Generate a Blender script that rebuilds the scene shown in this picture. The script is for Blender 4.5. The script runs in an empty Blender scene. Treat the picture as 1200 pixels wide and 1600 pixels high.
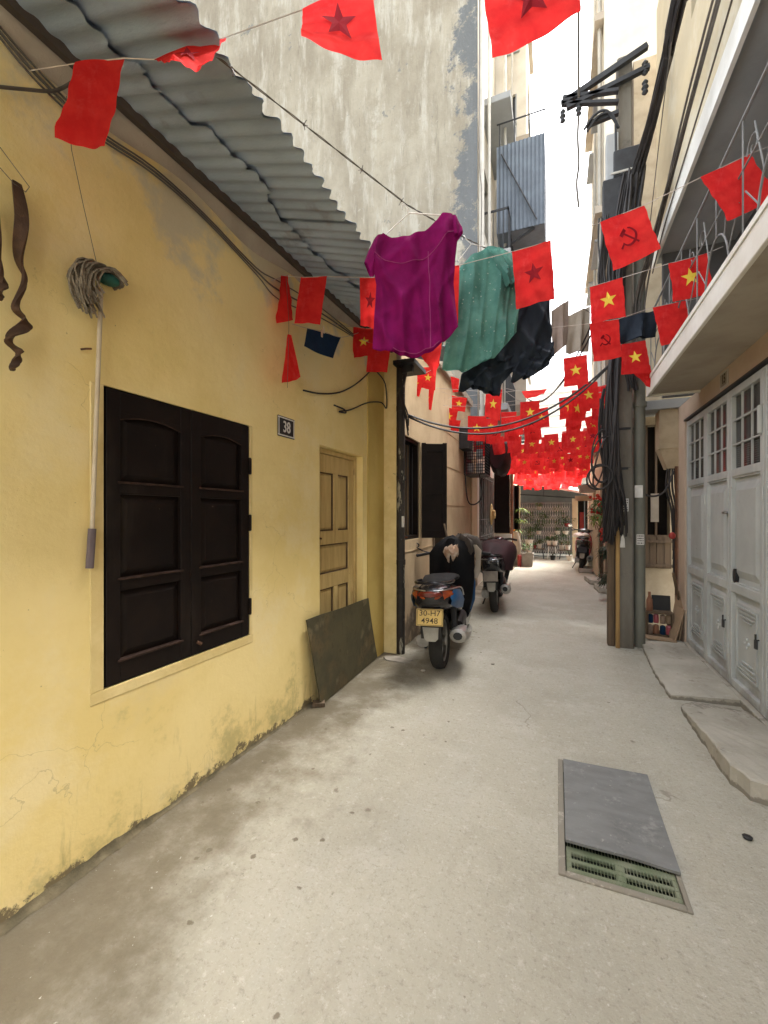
import bpy, math, random
from mathutils import Vector, Matrix, Euler
random.seed(7)
R = math.radians
C = bpy.context.scene.collection
SC = bpy.context.scene
# ------------------------------------------------------------------ camera, sky, sun, exposure
FPX, VX, HY, CH = 660.0, 870.0, 805.0, 1.4          # focal length (px of a 1200x1600 frame), vanishing point, eye height
PSI = math.atan((VX - 600) / FPX)
SN, CS = math.sin(PSI), math.cos(PSI)
cam = bpy.data.cameras.new('camera'); co = bpy.data.objects.new('camera', cam); C.objects.link(co)
cam.sensor_fit = 'VERTICAL'; cam.sensor_height = 24; cam.lens = FPX / 1600 * 24
cam.shift_y = (HY - 800) / 1600; cam.clip_start = .02; cam.clip_end = 500
co.location = (0, 0, CH); co.rotation_euler = (R(90), 0, PSI); SC.camera = co
SUN_EL, SUN_AZ = R(60), R(48)
w = bpy.data.worlds.new('World'); SC.world = w; w.use_nodes = True
nt = w.node_tree; nt.nodes.clear()
sk = nt.nodes.new('ShaderNodeTexSky'); sk.sky_type = 'NISHITA'; sk.sun_disc = False
sk.sun_elevation = SUN_EL; sk.sun_rotation = SUN_AZ; sk.dust_density = 6; sk.air_density = 1; sk.ozone_density = .6
hs = nt.nodes.new('ShaderNodeHueSaturation'); hs.inputs['Saturation'].default_value = .22    # overcast: a nearly white sky
bg = nt.nodes.new('ShaderNodeBackground'); bg.inputs['Strength'].default_value = .15
wo = nt.nodes.new('ShaderNodeOutputWorld')
nt.links.new(sk.outputs[0], hs.inputs['Color']); nt.links.new(hs.outputs[0], bg.inputs['Color']); nt.links.new(bg.outputs[0], wo.inputs[0])
sl = bpy.data.lights.new('sun', 'SUN'); sl.energy = 1.5; sl.angle = R(30); sl.color = (1, .95, .87)
so = bpy.data.objects.new('sun', sl); C.objects.link(so)
sd = Vector((math.sin(SUN_AZ) * math.cos(SUN_EL), math.cos(SUN_AZ) * math.cos(SUN_EL), math.sin(SUN_EL)))
so.rotation_euler = (-sd).to_track_quat('-Z', 'Y').to_euler(); so.location = (0, 0, 20)
SC.view_settings.view_transform = 'Standard'; SC.view_settings.look = 'None'
SC.view_settings.exposure = 2.75; SC.view_settings.gamma = 1; SC.view_settings.use_curve_mapping = False
SC.render.engine = 'CYCLES'; SC.cycles.max_bounces = 8; SC.cycles.diffuse_bounces = 6

# ------------------------------------------------------------------ survey helpers: a sight line met with a floor, a wall or a depth
def ray(px, py):
    a = (px - 600) / FPX; b = (HY - py) / FPX
    return (-SN + CS * a, CS + SN * a, b)
def onX(px, py, X):
    d = ray(px, py); t = X / d[0]; return Vector((X, d[1] * t, CH + d[2] * t))
def onY(px, py, Y):
    d = ray(px, py); t = Y / d[1]; return Vector((d[0] * t, Y, CH + d[2] * t))
def onZ(px, py, z=0):
    d = ray(px, py); t = (z - CH) / d[2]; return Vector((d[0] * t, d[1] * t, z))
def at(px, py, t):
    d = ray(px, py); return Vector((d[0] * t, d[1] * t, CH + d[2] * t))
def S(r, g, b):
    f = lambda v: (v / 255 / 12.92) if v / 255 < .04045 else ((v / 255 + .055) / 1.055) ** 2.4
    return (f(r), f(g), f(b))
# ------------------------------------------------------------------ materials
def mat(name, c1, c2=None, sc=3, rough=.75, bump=.15, bsc=50, metal=0, st=(1, 1, 1), layers=(), transl=0, spec=.4, lo=.35, hi=.65, coat=0, bdist=.01):
    m = bpy.data.materials.new(name); m.use_nodes = True
    n, l = m.node_tree.nodes, m.node_tree.links
    p = n['Principled BSDF']; p.inputs['Roughness'].default_value = rough; p.inputs['Metallic'].default_value = metal
    p.inputs['Specular IOR Level'].default_value = spec; p.inputs['Coat Weight'].default_value = coat
    tc = n.new('ShaderNodeTexCoord')
    def noise(scale, stretch, detail=6, rgh=.62):
        mp = n.new('ShaderNodeMapping'); mp.inputs['Scale'].default_value = stretch
        l.new(tc.outputs['Object'], mp.inputs['Vector'])
        x = n.new('ShaderNodeTexNoise'); x.inputs['Scale'].default_value = scale
        x.inputs['Detail'].default_value = detail; x.inputs['Roughness'].default_value = rgh
        l.new(mp.outputs[0], x.inputs['Vector']); return x.outputs[0]
    def rng(v, a, b, c=0, d=1):
        x = n.new('ShaderNodeMapRange'); x.interpolation_type = 'SMOOTHSTEP'
        for i, k in enumerate((a, b, c, d)): x.inputs[i + 1].default_value = k
        l.new(v, x.inputs[0]); return x.outputs[0]
    def math_(op, a, b):
        x = n.new('ShaderNodeMath'); x.operation = op
        for i, k in enumerate((a, b)):
            if isinstance(k, (int, float)): x.inputs[i].default_value = k
            else: l.new(k, x.inputs[i])
        return x.outputs[0]
    def mix(f, a, b):
        x = n.new('ShaderNodeMix'); x.data_type = 'RGBA'; l.new(f, x.inputs[0])
        for i, k in ((6, a), (7, b)):
            if isinstance(k, tuple): x.inputs[i].default_value = (*k, 1)
            else: l.new(k, x.inputs[i])
        return x.outputs[2]
    c2 = c2 or tuple(v * .8 for v in c1)
    col = mix(rng(noise(sc, st), lo, hi), c1, c2)
    sep = None
    for L in layers:
        if L.get('vor'):
            vx = n.new('ShaderNodeTexVoronoi'); vx.inputs['Scale'].default_value = L['sc']; vx.inputs['Randomness'].default_value = 1
            mp = n.new('ShaderNodeMapping'); mp.inputs['Scale'].default_value = L.get('st', (1, 1, 1)); l.new(tc.outputs['Object'], mp.inputs[0])
            l.new(mp.outputs[0], vx.inputs['Vector'])
            if L['vor'] == 'edge':                           # hairline cracks: warped cell edges, broken up by a noise
                vx.feature = 'DISTANCE_TO_EDGE'
                nn_ = n.new('ShaderNodeTexNoise'); nn_.inputs['Scale'].default_value = L['sc'] * 3; nn_.inputs['Detail'].default_value = 5; l.new(tc.outputs['Object'], nn_.inputs['Vector'])
                ad = n.new('ShaderNodeVectorMath'); ad.operation = 'MULTIPLY_ADD'; l.new(nn_.outputs['Color'], ad.inputs[0]); ad.inputs[1].default_value = (.5 / L['sc'],) * 3; l.new(mp.outputs[0], ad.inputs[2]); l.new(ad.outputs[0], vx.inputs['Vector'])
                v = math_('SUBTRACT', rng(noise(L['sc'] * .9, (1, 1, 1), 3), .48, .58), math_('MULTIPLY', vx.outputs['Distance'], L.get('k', 60)))
            else:
                v = math_('ADD', vx.outputs['Distance'], math_('MULTIPLY', noise(L['sc'] * 4, (1, 1, 1), 3), .25)); v = math_('SUBTRACT', 1.0, v)
        else:
            v = noise(L.get('sc', 3), L.get('st', (1, 1, 1)), L.get('det', 6), L.get('rgh', .65))
        for ax, a, b, wt in L.get('ax', ()):
            if sep is None:
                sep = n.new('ShaderNodeSeparateXYZ'); l.new(tc.outputs['Object'], sep.inputs[0])
            v = math_('ADD', v, rng(sep.outputs[ax], a, b, 0, wt))
        f = rng(v, L['lo'], L['hi'], 0, L.get('amt', 1))
        col = mix(f, col, L['c'])
    l.new(col, p.inputs['Base Color'])
    if bump:
        b1 = n.new('ShaderNodeBump'); b1.inputs['Strength'].default_value = bump; b1.inputs['Distance'].default_value = bdist
        l.new(math_('ADD', noise(bsc, st, 8, .7), math_('MULTIPLY', noise(bsc * .12, st, 3), 1.5)), b1.inputs['Height']); l.new(b1.outputs[0], p.inputs['Normal'])
    if transl:
        t = n.new('ShaderNodeBsdfTranslucent'); l.new(col, t.inputs['Color'])
        ms = n.new('ShaderNodeMixShader'); ms.inputs[0].default_value = transl
        l.new(p.outputs[0], ms.inputs[1]); l.new(t.outputs[0], ms.inputs[2])
        l.new(ms.outputs[0], n['Material Output'].inputs[0])
    return m
M = {}
M['yellow'] = mat('yellow_limewash', (.88, .715, .335), (.80, .63, .255), sc=1.3, rough=.9, bump=.3, bsc=22, layers=(
    dict(c=(.86, .73, .42), sc=1.7, lo=.50, hi=.70, amt=.7),
    dict(c=(.72, .60, .34), sc=1.1, lo=.58, hi=.76, amt=.5),
    dict(c=(.60, .47, .22), sc=9, rgh=.75, lo=.62, hi=.74, amt=.45),
    dict(c=(.42, .34, .13), sc=7, st=(1, 2.2, .35), lo=.72, hi=.92, ax=((2, .8, .0, .20),), amt=.7),
    dict(c=(.34, .31, .14), sc=2.6, rgh=.75, lo=.62, hi=.80, ax=((2, .6, .0, .16),), amt=.55),
    dict(c=(.16, .125, .07), sc=6, rgh=.75, lo=.80, hi=.87, ax=((2, .16, .0, .36),), amt=.95),
    dict(c=(.10, .075, .04), sc=26, lo=.70, hi=.74, amt=.8),
    dict(c=(.08, .06, .035), sc=60, lo=.70, hi=.74, amt=.7),
    dict(c=(.30, .23, .11), sc=1.6, vor='edge', k=220, lo=.3, hi=.9, amt=.35),
    dict(c=(.55, .52, .42), sc=2.2, lo=.80, hi=.95, ax=((2, 2.0, 3.1, .4),), amt=.7)))
M['yellow_dark'] = mat('ochre_paint', (.56, .41, .12), (.48, .34, .09), sc=2, rough=.9, bump=.3)
M['cream_trim'] = mat('pale_yellow_plaster', (.82, .67, .33), (.70, .55, .24), sc=4, rough=.9, bump=.3, layers=(dict(c=(.3, .24, .12), sc=20, lo=.66, hi=.72, amt=.7),))
M['pink'] = mat('pinkish_plaster', (.54, .41, .25), (.44, .32, .19), sc=1.6, rough=.9, bump=.3, layers=(
    dict(c=(.24, .17, .11), sc=5, st=(1, 2, .4), lo=.58, hi=.78, amt=.6),
    dict(c=(.12, .09, .06), sc=2.4, lo=.75, hi=.9, ax=((2, .8, 0, .36),), amt=.85),
    dict(c=(.52, .40, .28), sc=3, lo=.6, hi=.75, amt=.5)))
M['door_wall'] = mat('rose_cream_plaster', (.55, .44, .34), (.48, .37, .28), sc=2, rough=.9, bump=.2, layers=(dict(c=(.30, .22, .15), sc=4, st=(1, 2, .5), lo=.62, hi=.8, amt=.6),))
M['gable'] = mat('weathered_render', (.34, .315, .25), (.235, .21, .16), sc=1.2, rough=.95, bump=.8, bsc=9, st=(1, 1, .5), lo=.34, hi=.66, bdist=.03, layers=(
    dict(c=(.41, .395, .34), sc=2.2, st=(1.5, 1, .28), rgh=.72, lo=.48, hi=.64, amt=.8),
    dict(c=(.25, .225, .17), sc=1.5, rgh=.78, lo=.52, hi=.64, amt=.7),
    dict(c=(.19, .17, .125), sc=3.4, st=(1.5, 1, .14), rgh=.72, lo=.53, hi=.70, amt=.65),
    dict(c=(.15, .135, .105), sc=7, st=(1.4, 1, .22), rgh=.78, lo=.56, hi=.68, amt=.6),
    dict(c=(.45, .44, .39), sc=6, rgh=.8, lo=.58, hi=.68, amt=.6),
    dict(c=(.18, .175, .155), sc=12, rgh=.8, lo=.60, hi=.70, amt=.5),
    dict(c=(.10, .115, .13), sc=1.0, rgh=.8, lo=.82, hi=.90, ax=((0, -1.5, .0, .42),), amt=.85), dict(c=(.30, .30, .28), sc=7, rgh=.8, lo=.58, hi=.66, amt=.5),
    dict(c=(.13, .14, .14), sc=1.3, rgh=.78, lo=.61, hi=.66, amt=.75)))
M['facade'] = mat('pale_facade', (.66, .61, .52), (.54, .49, .40), sc=1, rough=.9, bump=.2, layers=(dict(c=(.30, .27, .22), sc=3, st=(1, 1, .15), lo=.58, hi=.75, amt=.6),))
M['upper_cream'] = mat('cream_upper_wall', (.60, .50, .32), (.50, .42, .28), sc=1, rough=.9, bump=.2, layers=(dict(c=(.66, .62, .5), sc=1.2, lo=.5, hi=.65, amt=.6), dict(c=(.33, .28, .2), sc=3, st=(1, 1, .15), lo=.6, hi=.75, amt=.6),))
M['loggia'] = mat('dark_grey_paint', (.12, .115, .11), (.09, .088, .085), sc=2, rough=.9, bump=.1)
M['white_paint'] = mat('white_paint', (.78, .76, .70), (.66, .63, .56), sc=2, rough=.7, bump=.1, layers=(dict(c=(.3, .26, .2), sc=5, st=(1, 1, .2), lo=.64, hi=.8, amt=.6),))
M['slab'] = mat('slab_soffit', (.42, .37, .30), (.34, .29, .23), sc=2, rough=.95, bump=.3, layers=(dict(c=(.2, .16, .12), sc=2.5, lo=.6, hi=.75, amt=.6),))
M['slab_grey'] = mat('grey_soffit', (.33, .34, .34), (.27, .28, .28), sc=1.5, rough=.95, bump=.2)
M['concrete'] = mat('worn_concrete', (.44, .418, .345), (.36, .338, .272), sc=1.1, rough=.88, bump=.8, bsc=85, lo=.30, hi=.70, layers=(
    dict(c=(.50, .48, .415), sc=2.3, lo=.50, hi=.70, amt=.6),
    dict(c=(.42, .405, .345), sc=1.9, st=(2.6, .4, 1), lo=.48, hi=.66, amt=.6),
    dict(c=(.33, .30, .24), sc=2.6, st=(1.3, .6, 1), lo=.56, hi=.74, amt=.55),
    dict(c=(.31, .285, .23), sc=11, st=(1.6, .7, 1), rgh=.8, lo=.53, hi=.70, amt=.55),
    dict(c=(.56, .54, .475), sc=22, rgh=.8, lo=.54, hi=.68, amt=.6),
    dict(c=(.25, .23, .18), sc=45, rgh=.85, lo=.52, hi=.64, amt=.6), dict(c=(.58, .56, .48), sc=75, rgh=.85, lo=.54, hi=.66, amt=.55),
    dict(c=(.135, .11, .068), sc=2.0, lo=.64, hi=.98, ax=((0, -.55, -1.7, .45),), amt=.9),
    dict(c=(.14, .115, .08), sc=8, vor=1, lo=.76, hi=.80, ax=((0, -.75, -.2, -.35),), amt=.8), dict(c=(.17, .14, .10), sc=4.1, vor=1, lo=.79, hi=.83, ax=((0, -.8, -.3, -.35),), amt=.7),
    dict(c=(.16, .135, .10), sc=3.1, vor=1, lo=.835, hi=.87, amt=.7),
    dict(c=(.13, .105, .08), sc=34, lo=.66, hi=.72, amt=.7),
    dict(c=(.68, .66, .60), sc=48, lo=.66, hi=.72, amt=.7),
    dict(c=(.20, .175, .135), sc=.62, vor='edge', k=150, lo=.3, hi=.9, amt=.55)))
M['step'] = mat('step_concrete', (.45, .42, .355), (.36, .335, .275), sc=3, rough=.9, bump=.5, bsc=60, layers=(dict(c=(.22, .2, .16), sc=5, st=(1, .5, 1), lo=.57, hi=.75, amt=.7), dict(c=(.19, .17, .135), sc=7, rgh=.75, lo=.60, hi=.72, ax=((2, .062, .03, .28),), amt=.8), dict(c=(.54, .51, .45), sc=20, rgh=.8, lo=.56, hi=.68, amt=.5), dict(c=(.12, .1, .08), sc=25, lo=.68, hi=.74, amt=.6)))  # height-graded layer puts shade and dirt of the sides into the colour
M['grime'] = mat('mossy_mortar', (.20, .165, .10), (.10, .085, .05), sc=9, rough=.95, bump=.8, bsc=40)
M['roof_sheet'] = mat('grey_fibre_cement', (.33, .41, .51), (.25, .31, .39), sc=3, rough=.9, bump=.3, st=(.4, 1, 1), layers=(dict(c=(.16, .16, .165), sc=2.2, lo=.58, hi=.72, amt=.7), dict(c=(.40, .47, .56), sc=5, st=(.3, 1, 1), lo=.6, hi=.7, amt=.6)))  # blue cast of the glare put into the grey sheet colour
M['timber_dark'] = mat('old_timber', (.075, .06, .05), (.04, .032, .026), sc=6, st=(1, .1, 1), rough=.9, bump=.3)
M['shutter'] = mat('black_brown_paint', (.0075, .0045, .0035), (.012, .007, .005), sc=5, rough=.55, bump=.12, bsc=90, spec=.18, layers=(dict(c=(.05, .032, .024), sc=14, lo=.64, hi=.78, amt=.5), dict(c=(.035, .028, .022), sc=3, st=(1, 1, .3), lo=.55, hi=.75, amt=.6), dict(c=(.42, .36, .28), sc=38, lo=.735, hi=.755, amt=.8)))
M['ledge'] = mat('dusty_ledge', (.06, .034, .026), (.03, .018, .013), sc=20, rough=.85, bump=.1, spec=.2)
M['door_wood'] = mat('ochre_wood', (.64, .48, .205), (.53, .375, .145), sc=5, st=(1, 5, .5), rough=.7, bump=.25, bsc=40, layers=(dict(c=(.22, .12, .04), sc=9, st=(1, 6, .6), lo=.6, hi=.74, amt=.7), dict(c=(.13, .07, .03), sc=22, lo=.69, hi=.74, amt=.7)))
M['rust_sheet'] = mat('rusty_dark_sheet', (.085, .072, .034), (.052, .046, .024), sc=3, rough=.75, bump=.25, bsc=60, layers=(
    dict(c=(.13, .09, .038), sc=3.5, lo=.50, hi=.66, amt=.75), dict(c=(.20, .16, .085), sc=4.2, vor=1, lo=.62, hi=.74, amt=.55), dict(c=(.05, .04, .02), sc=14, lo=.55, hi=.65, amt=.7), dict(c=(.02, .02, .012), sc=5, vor=1, lo=.86, hi=.94, amt=.8)))
M['rust'] = mat('rust', (.13, .06, .03), (.07, .04, .025), sc=10, rough=.9, bump=.3)
M['pipe_dark'] = mat('peeling_black_pipe', (.035, .028, .022), (.02, .017, .014), sc=5, rough=.6, bump=.3, layers=(dict(c=(.36, .33, .24), sc=9, st=(1.6, 1.6, .35), lo=.58, hi=.61, amt=.9), dict(c=(.10, .08, .05), sc=6, lo=.55, hi=.7, amt=.8)))
M['pvc'] = mat('grey_pvc', (.52, .5, .44), (.42, .4, .35), sc=3, rough=.5, bump=.05)
M['black'] = mat('black_plastic', (.012, .012, .013), (.02, .02, .02), sc=8, rough=.5, bump=.05)
M['seat'] = mat('seat_vinyl', (.010, .010, .011), (.016, .015, .015), sc=8, rough=.75, bump=.1, spec=.15)
M['gloss_black'] = mat('gloss_black', (.01, .01, .012), (.014, .014, .016), sc=8, rough=.22, bump=0, spec=.5, coat=.3)
M['cable'] = mat('black_cable', (.022, .02, .02), (.035, .03, .028), sc=6, rough=.6, bump=0)
M['wire'] = mat('thin_wire', (.12, .10, .08), (.08, .07, .06), sc=6, rough=.6, bump=0)
M['string'] = mat('pale_string', (.50, .44, .38), (.4, .34, .3), sc=9, rough=.9, bump=0)
M['chrome'] = mat('dull_chrome', (.5, .5, .5), (.4, .4, .4), sc=8, rough=.28, metal=1, bump=.03)
M['alu'] = mat('cast_aluminium', (.36, .35, .33), (.25, .24, .22), sc=9, rough=.45, metal=.8, bump=.08)
M['tyre'] = mat('tyre', (.018, .017, .016), (.03, .028, .024), sc=9, rough=.9, bump=.2)
M['blue'] = mat('blue_paint', (.008, .085, .21), (.004, .05, .15), sc=3, rough=.42, bump=0, coat=.1, spec=.3, layers=(dict(c=(.05, .07, .09), sc=7, lo=.6, hi=.75, amt=.4),))
M['maroon'] = mat('maroon_cloth', (.035, .005, .008), (.015, .003, .005), sc=5, rough=.75, bump=.4, bsc=14)
M['redlens'] = mat('red_lens', (.10, .008, .004), (.16, .015, .006), sc=9, rough=.2, bump=0, coat=.5)
M['orange'] = mat('amber_lens', (.42, .075, .012), (.22, .03, .008), sc=9, rough=.2, bump=0, coat=.5)
M['plate'] = mat('plate_yellow', (.66, .47, .14), (.55, .38, .12), sc=6, rough=.5, bump=.02, layers=(dict(c=(.2, .14, .07), sc=14, lo=.62, hi=.75, amt=.6),))
M['plate_grey'] = mat('plate_grey', (.19, .16, .12), (.12, .1, .08), sc=6, rough=.6, bump=.02)
M['ink'] = mat('black_ink', (.03, .022, .014), (.06, .04, .02), sc=9, rough=.7, bump=0)
M['grey_plastic'] = mat('grey_plastic', (.40, .385, .34), (.30, .29, .25), sc=7, rough=.7, bump=.1)
M['mirror'] = mat('mirror_glass', (.75, .75, .75), (.7, .7, .7), rough=.06, metal=1, bump=0)
M['glass'] = mat('dark_glass', (.02, .022, .022), (.03, .03, .028), sc=3, rough=.12, bump=.02, spec=.6)
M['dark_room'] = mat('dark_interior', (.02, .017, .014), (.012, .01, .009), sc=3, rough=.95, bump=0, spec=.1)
M['purple'] = mat('purple_knit', (.24, .008, .115), (.17, .006, .08), sc=6, rough=.85, bump=.6, bsc=30, transl=.3, spec=.08)
M['purple_seam'] = mat('purple_seam', (.30, .05, .17), (.25, .03, .13), sc=6, rough=.85, bump=.2, spec=.2)
M['teal'] = mat('teal_print', (.16, .37, .31), (.09, .25, .21), sc=5, rough=.9, bump=.6, bsc=26, transl=.4, spec=.2, layers=(dict(c=(.20, .36, .32), sc=9, lo=.55, hi=.68, amt=.6), dict(c=(.60, .66, .6), sc=30, vor=1, lo=.74, hi=.80, amt=.75), dict(c=(.5, .58, .53), sc=55, lo=.64, hi=.70, amt=.7)))
M['navy'] = mat('black_navy_cloth', (.012, .018, .028), (.02, .028, .04), sc=4, rough=.8, bump=.4, bsc=40, transl=.05, spec=.25)
M['blue_cloth'] = mat('dark_blue_cloth', (.008, .032, .075), (.006, .022, .055), sc=8, rough=.85, bump=.3, bsc=40, spec=.2)
M['brown_cloth'] = mat('taupe_cloth', (.29, .22, .18), (.23, .17, .13), sc=4, rough=.9, bump=.3, bsc=25, transl=.25)
M['beige_cloth'] = mat('beige_cloth', (.48, .42, .34), (.40, .34, .27), sc=4, rough=.9, bump=.3, bsc=25, transl=.3)
M['flag'] = mat('red_flag_cloth', (.86, .05, .045), (.74, .028, .03), sc=7, rough=.8, bump=.5, bsc=22, transl=.6, spec=.08, layers=(dict(c=(.84, .10, .10), sc=5, rgh=.75, lo=.54, hi=.72, amt=.55),))
M['star'] = mat('yellow_print', (.85, .62, .08), (.8, .52, .06), sc=9, rough=.7, bump=0, spec=.2)
M['print_shade'] = mat('backlit_print_shade', (.26, .012, .02), (.22, .01, .018), sc=9, rough=.8, bump=0, spec=.1)  # print on the far side: its silhouette against the light, put into colour
M['doorpaint'] = mat('grey_door_paint', (.47, .49, .475), (.41, .43, .42), sc=3, rough=.5, bump=.1, bsc=60, layers=(dict(c=(.56, .58, .56), sc=2.2, st=(1, 2, .4), lo=.52, hi=.7, amt=.6), dict(c=(.22, .15, .10), sc=30, lo=.66, hi=.71, amt=.8), dict(c=(.28, .22, .17), sc=9, lo=.66, hi=.74, amt=.6), dict(c=(.24, .21, .18), sc=3, lo=.78, hi=1.0, ax=((2, .45, .02, .4),), amt=.6)))
M['polecon'] = mat('pole_concrete', (.19, .175, .145), (.135, .12, .095), sc=4, st=(1, 1, .3), rough=.9, bump=.4, layers=(dict(c=(.085, .07, .055), sc=3, lo=.55, hi=.7, amt=.7), dict(c=(.28, .26, .21), sc=8, lo=.64, hi=.74, amt=.6)))
M['greenpipe'] = mat('grey_green_pipe', (.185, .185, .15), (.13, .13, .105), sc=4, st=(1, 1, .3), rough=.6, bump=.15, layers=(dict(c=(.30, .28, .22), sc=6, lo=.62, hi=.74, amt=.6),))
M['plank'] = mat('yellow_brown_timber', (.36, .23, .09), (.26, .155, .06), sc=5, st=(4, 4, .3), rough=.85, bump=.3)
M['oldwood'] = mat('old_brown_wood', (.15, .105, .065), (.10, .07, .045), sc=5, st=(4, 4, .3), rough=.9, bump=.4)
M['steel'] = mat('dark_steel', (.045, .047, .05), (.03, .03, .032), sc=5, rough=.6, metal=.3, bump=.2)
M['bluesheet'] = mat('slate_blue_sheet', (.12, .145, .175), (.09, .11, .135), sc=3, rough=.6, bump=.1)
M['box_grey'] = mat('grey_box', (.40, .41, .41), (.34, .35, .35), sc=3, rough=.6, bump=.05)
M['box_beige'] = mat('beige_box', (.47, .39, .27), (.37, .30, .2), sc=4, rough=.7, bump=.1, layers=(dict(c=(.2, .14, .08), sc=6, lo=.62, hi=.75, amt=.6),))
M['paper'] = mat('paper', (.72, .70, .66), (.62, .60, .55), sc=12, rough=.9, bump=.05)
M['board'] = mat('cardboard', (.36, .26, .165), (.28, .20, .125), sc=5, rough=.9, bump=.2)
M['leaf'] = mat('leaf', (.075, .13, .025), (.04, .085, .018), sc=9, rough=.5, bump=0, transl=.3)
M['leaf_light'] = mat('light_leaf', (.20, .26, .05), (.12, .19, .035), sc=9, rough=.5, bump=0, transl=.3)
M['leaf_dark'] = mat('dark_leaf', (.022, .036, .014), (.035, .05, .018), sc=9, rough=.5, bump=0, transl=.2)
M['flower'] = mat('red_flower', (.5, .03, .03), (.6, .08, .04), sc=9, rough=.7, bump=0, transl=.3)
M['potwhite'] = mat('white_pot', (.72, .68, .60), (.6, .56, .48), sc=5, rough=.5, bump=.05)
M['potgrey'] = mat('grey_pot', (.34, .31, .26), (.27, .24, .2), sc=6, rough=.9, bump=.3)
M['potbrown'] = mat('terracotta', (.33, .16, .09), (.25, .12, .07), sc=6, rough=.85, bump=.2)
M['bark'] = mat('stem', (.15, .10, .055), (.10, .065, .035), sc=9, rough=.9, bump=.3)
M['cork'] = mat('brown_peel', (.085, .042, .020), (.045, .022, .012), sc=14, rough=.7, bump=.4, bsc=50, layers=(dict(c=(.36, .21, .08), sc=6, lo=.60, hi=.68, amt=.9),))
M['mophead'] = mat('mop_yarn', (.24, .20, .145), (.14, .115, .08), sc=30, rough=.95, bump=.6, bsc=60)
M['mopgreen'] = mat('green_plastic', (.012, .10, .075), (.01, .06, .05), sc=9, rough=.6, bump=.05)
M['mopstick'] = mat('pale_stick', (.60, .52, .38), (.52, .43, .3), sc=5, rough=.5, bump=.05)
M['grip'] = mat('grey_grip', (.16, .125, .13), (.12, .095, .10), sc=5, rough=.7, bump=.05)
M['mat_slab'] = mat('rubber_slab', (.185, .19, .185), (.15, .152, .148), sc=5, st=(1, 3, 1), rough=.8, bump=.3, bsc=90, layers=(dict(c=(.27, .27, .255), sc=9, rgh=.75, lo=.56, hi=.70, amt=.7), dict(c=(.10, .10, .095), sc=4, rgh=.75, lo=.55, hi=.7, amt=.6), dict(c=(.36, .355, .33), sc=40, rgh=.8, lo=.60, hi=.68, amt=.6)))
M['grate'] = mat('green_grate', (.125, .155, .085), (.20, .215, .145), sc=7, rough=.7, bump=.3, layers=(dict(c=(.30, .30, .22), sc=6, lo=.56, hi=.7, amt=.8),))
M['pit'] = mat('pit', (.012, .025, .018), (.02, .03, .02), sc=5, rough=.9, bump=0)
M['iron'] = mat('pale_iron', (.22, .22, .21), (.16, .16, .155), sc=6, rough=.6, bump=.05)
M['straw'] = mat('straw', (.55, .40, .17), (.45, .31, .12), sc=20, rough=.9, bump=.4)
M['orange_paper'] = mat('orange_paper', (.75, .36, .06), (.65, .3, .05), sc=9, rough=.8, bump=0, transl=.3)
M['catwhite'] = mat('cream_cloth', (.50, .40, .31), (.30, .17, .10), sc=14, rough=.9, bump=.2)
M['coat'] = mat('black_coat', (.006, .006, .007), (.010, .010, .011), sc=5, rough=.85, bump=.5, bsc=18, spec=.15)
M['red_paint'] = mat('faded_red', (.32, .035, .03), (.24, .025, .025), sc=6, rough=.6, bump=.05)
M['pinkred'] = mat('pink_red_body', (.42, .09, .11), (.34, .06, .08), sc=6, rough=.35, bump=0, coat=.3)
M['tin'] = mat('tin', (.30, .21, .15), (.2, .14, .1), sc=6, rough=.6, bump=.1)
M['canvas'] = mat('grey_canopy', (.42, .41, .38), (.33, .32, .3), sc=3, rough=.8, bump=.1)
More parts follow.
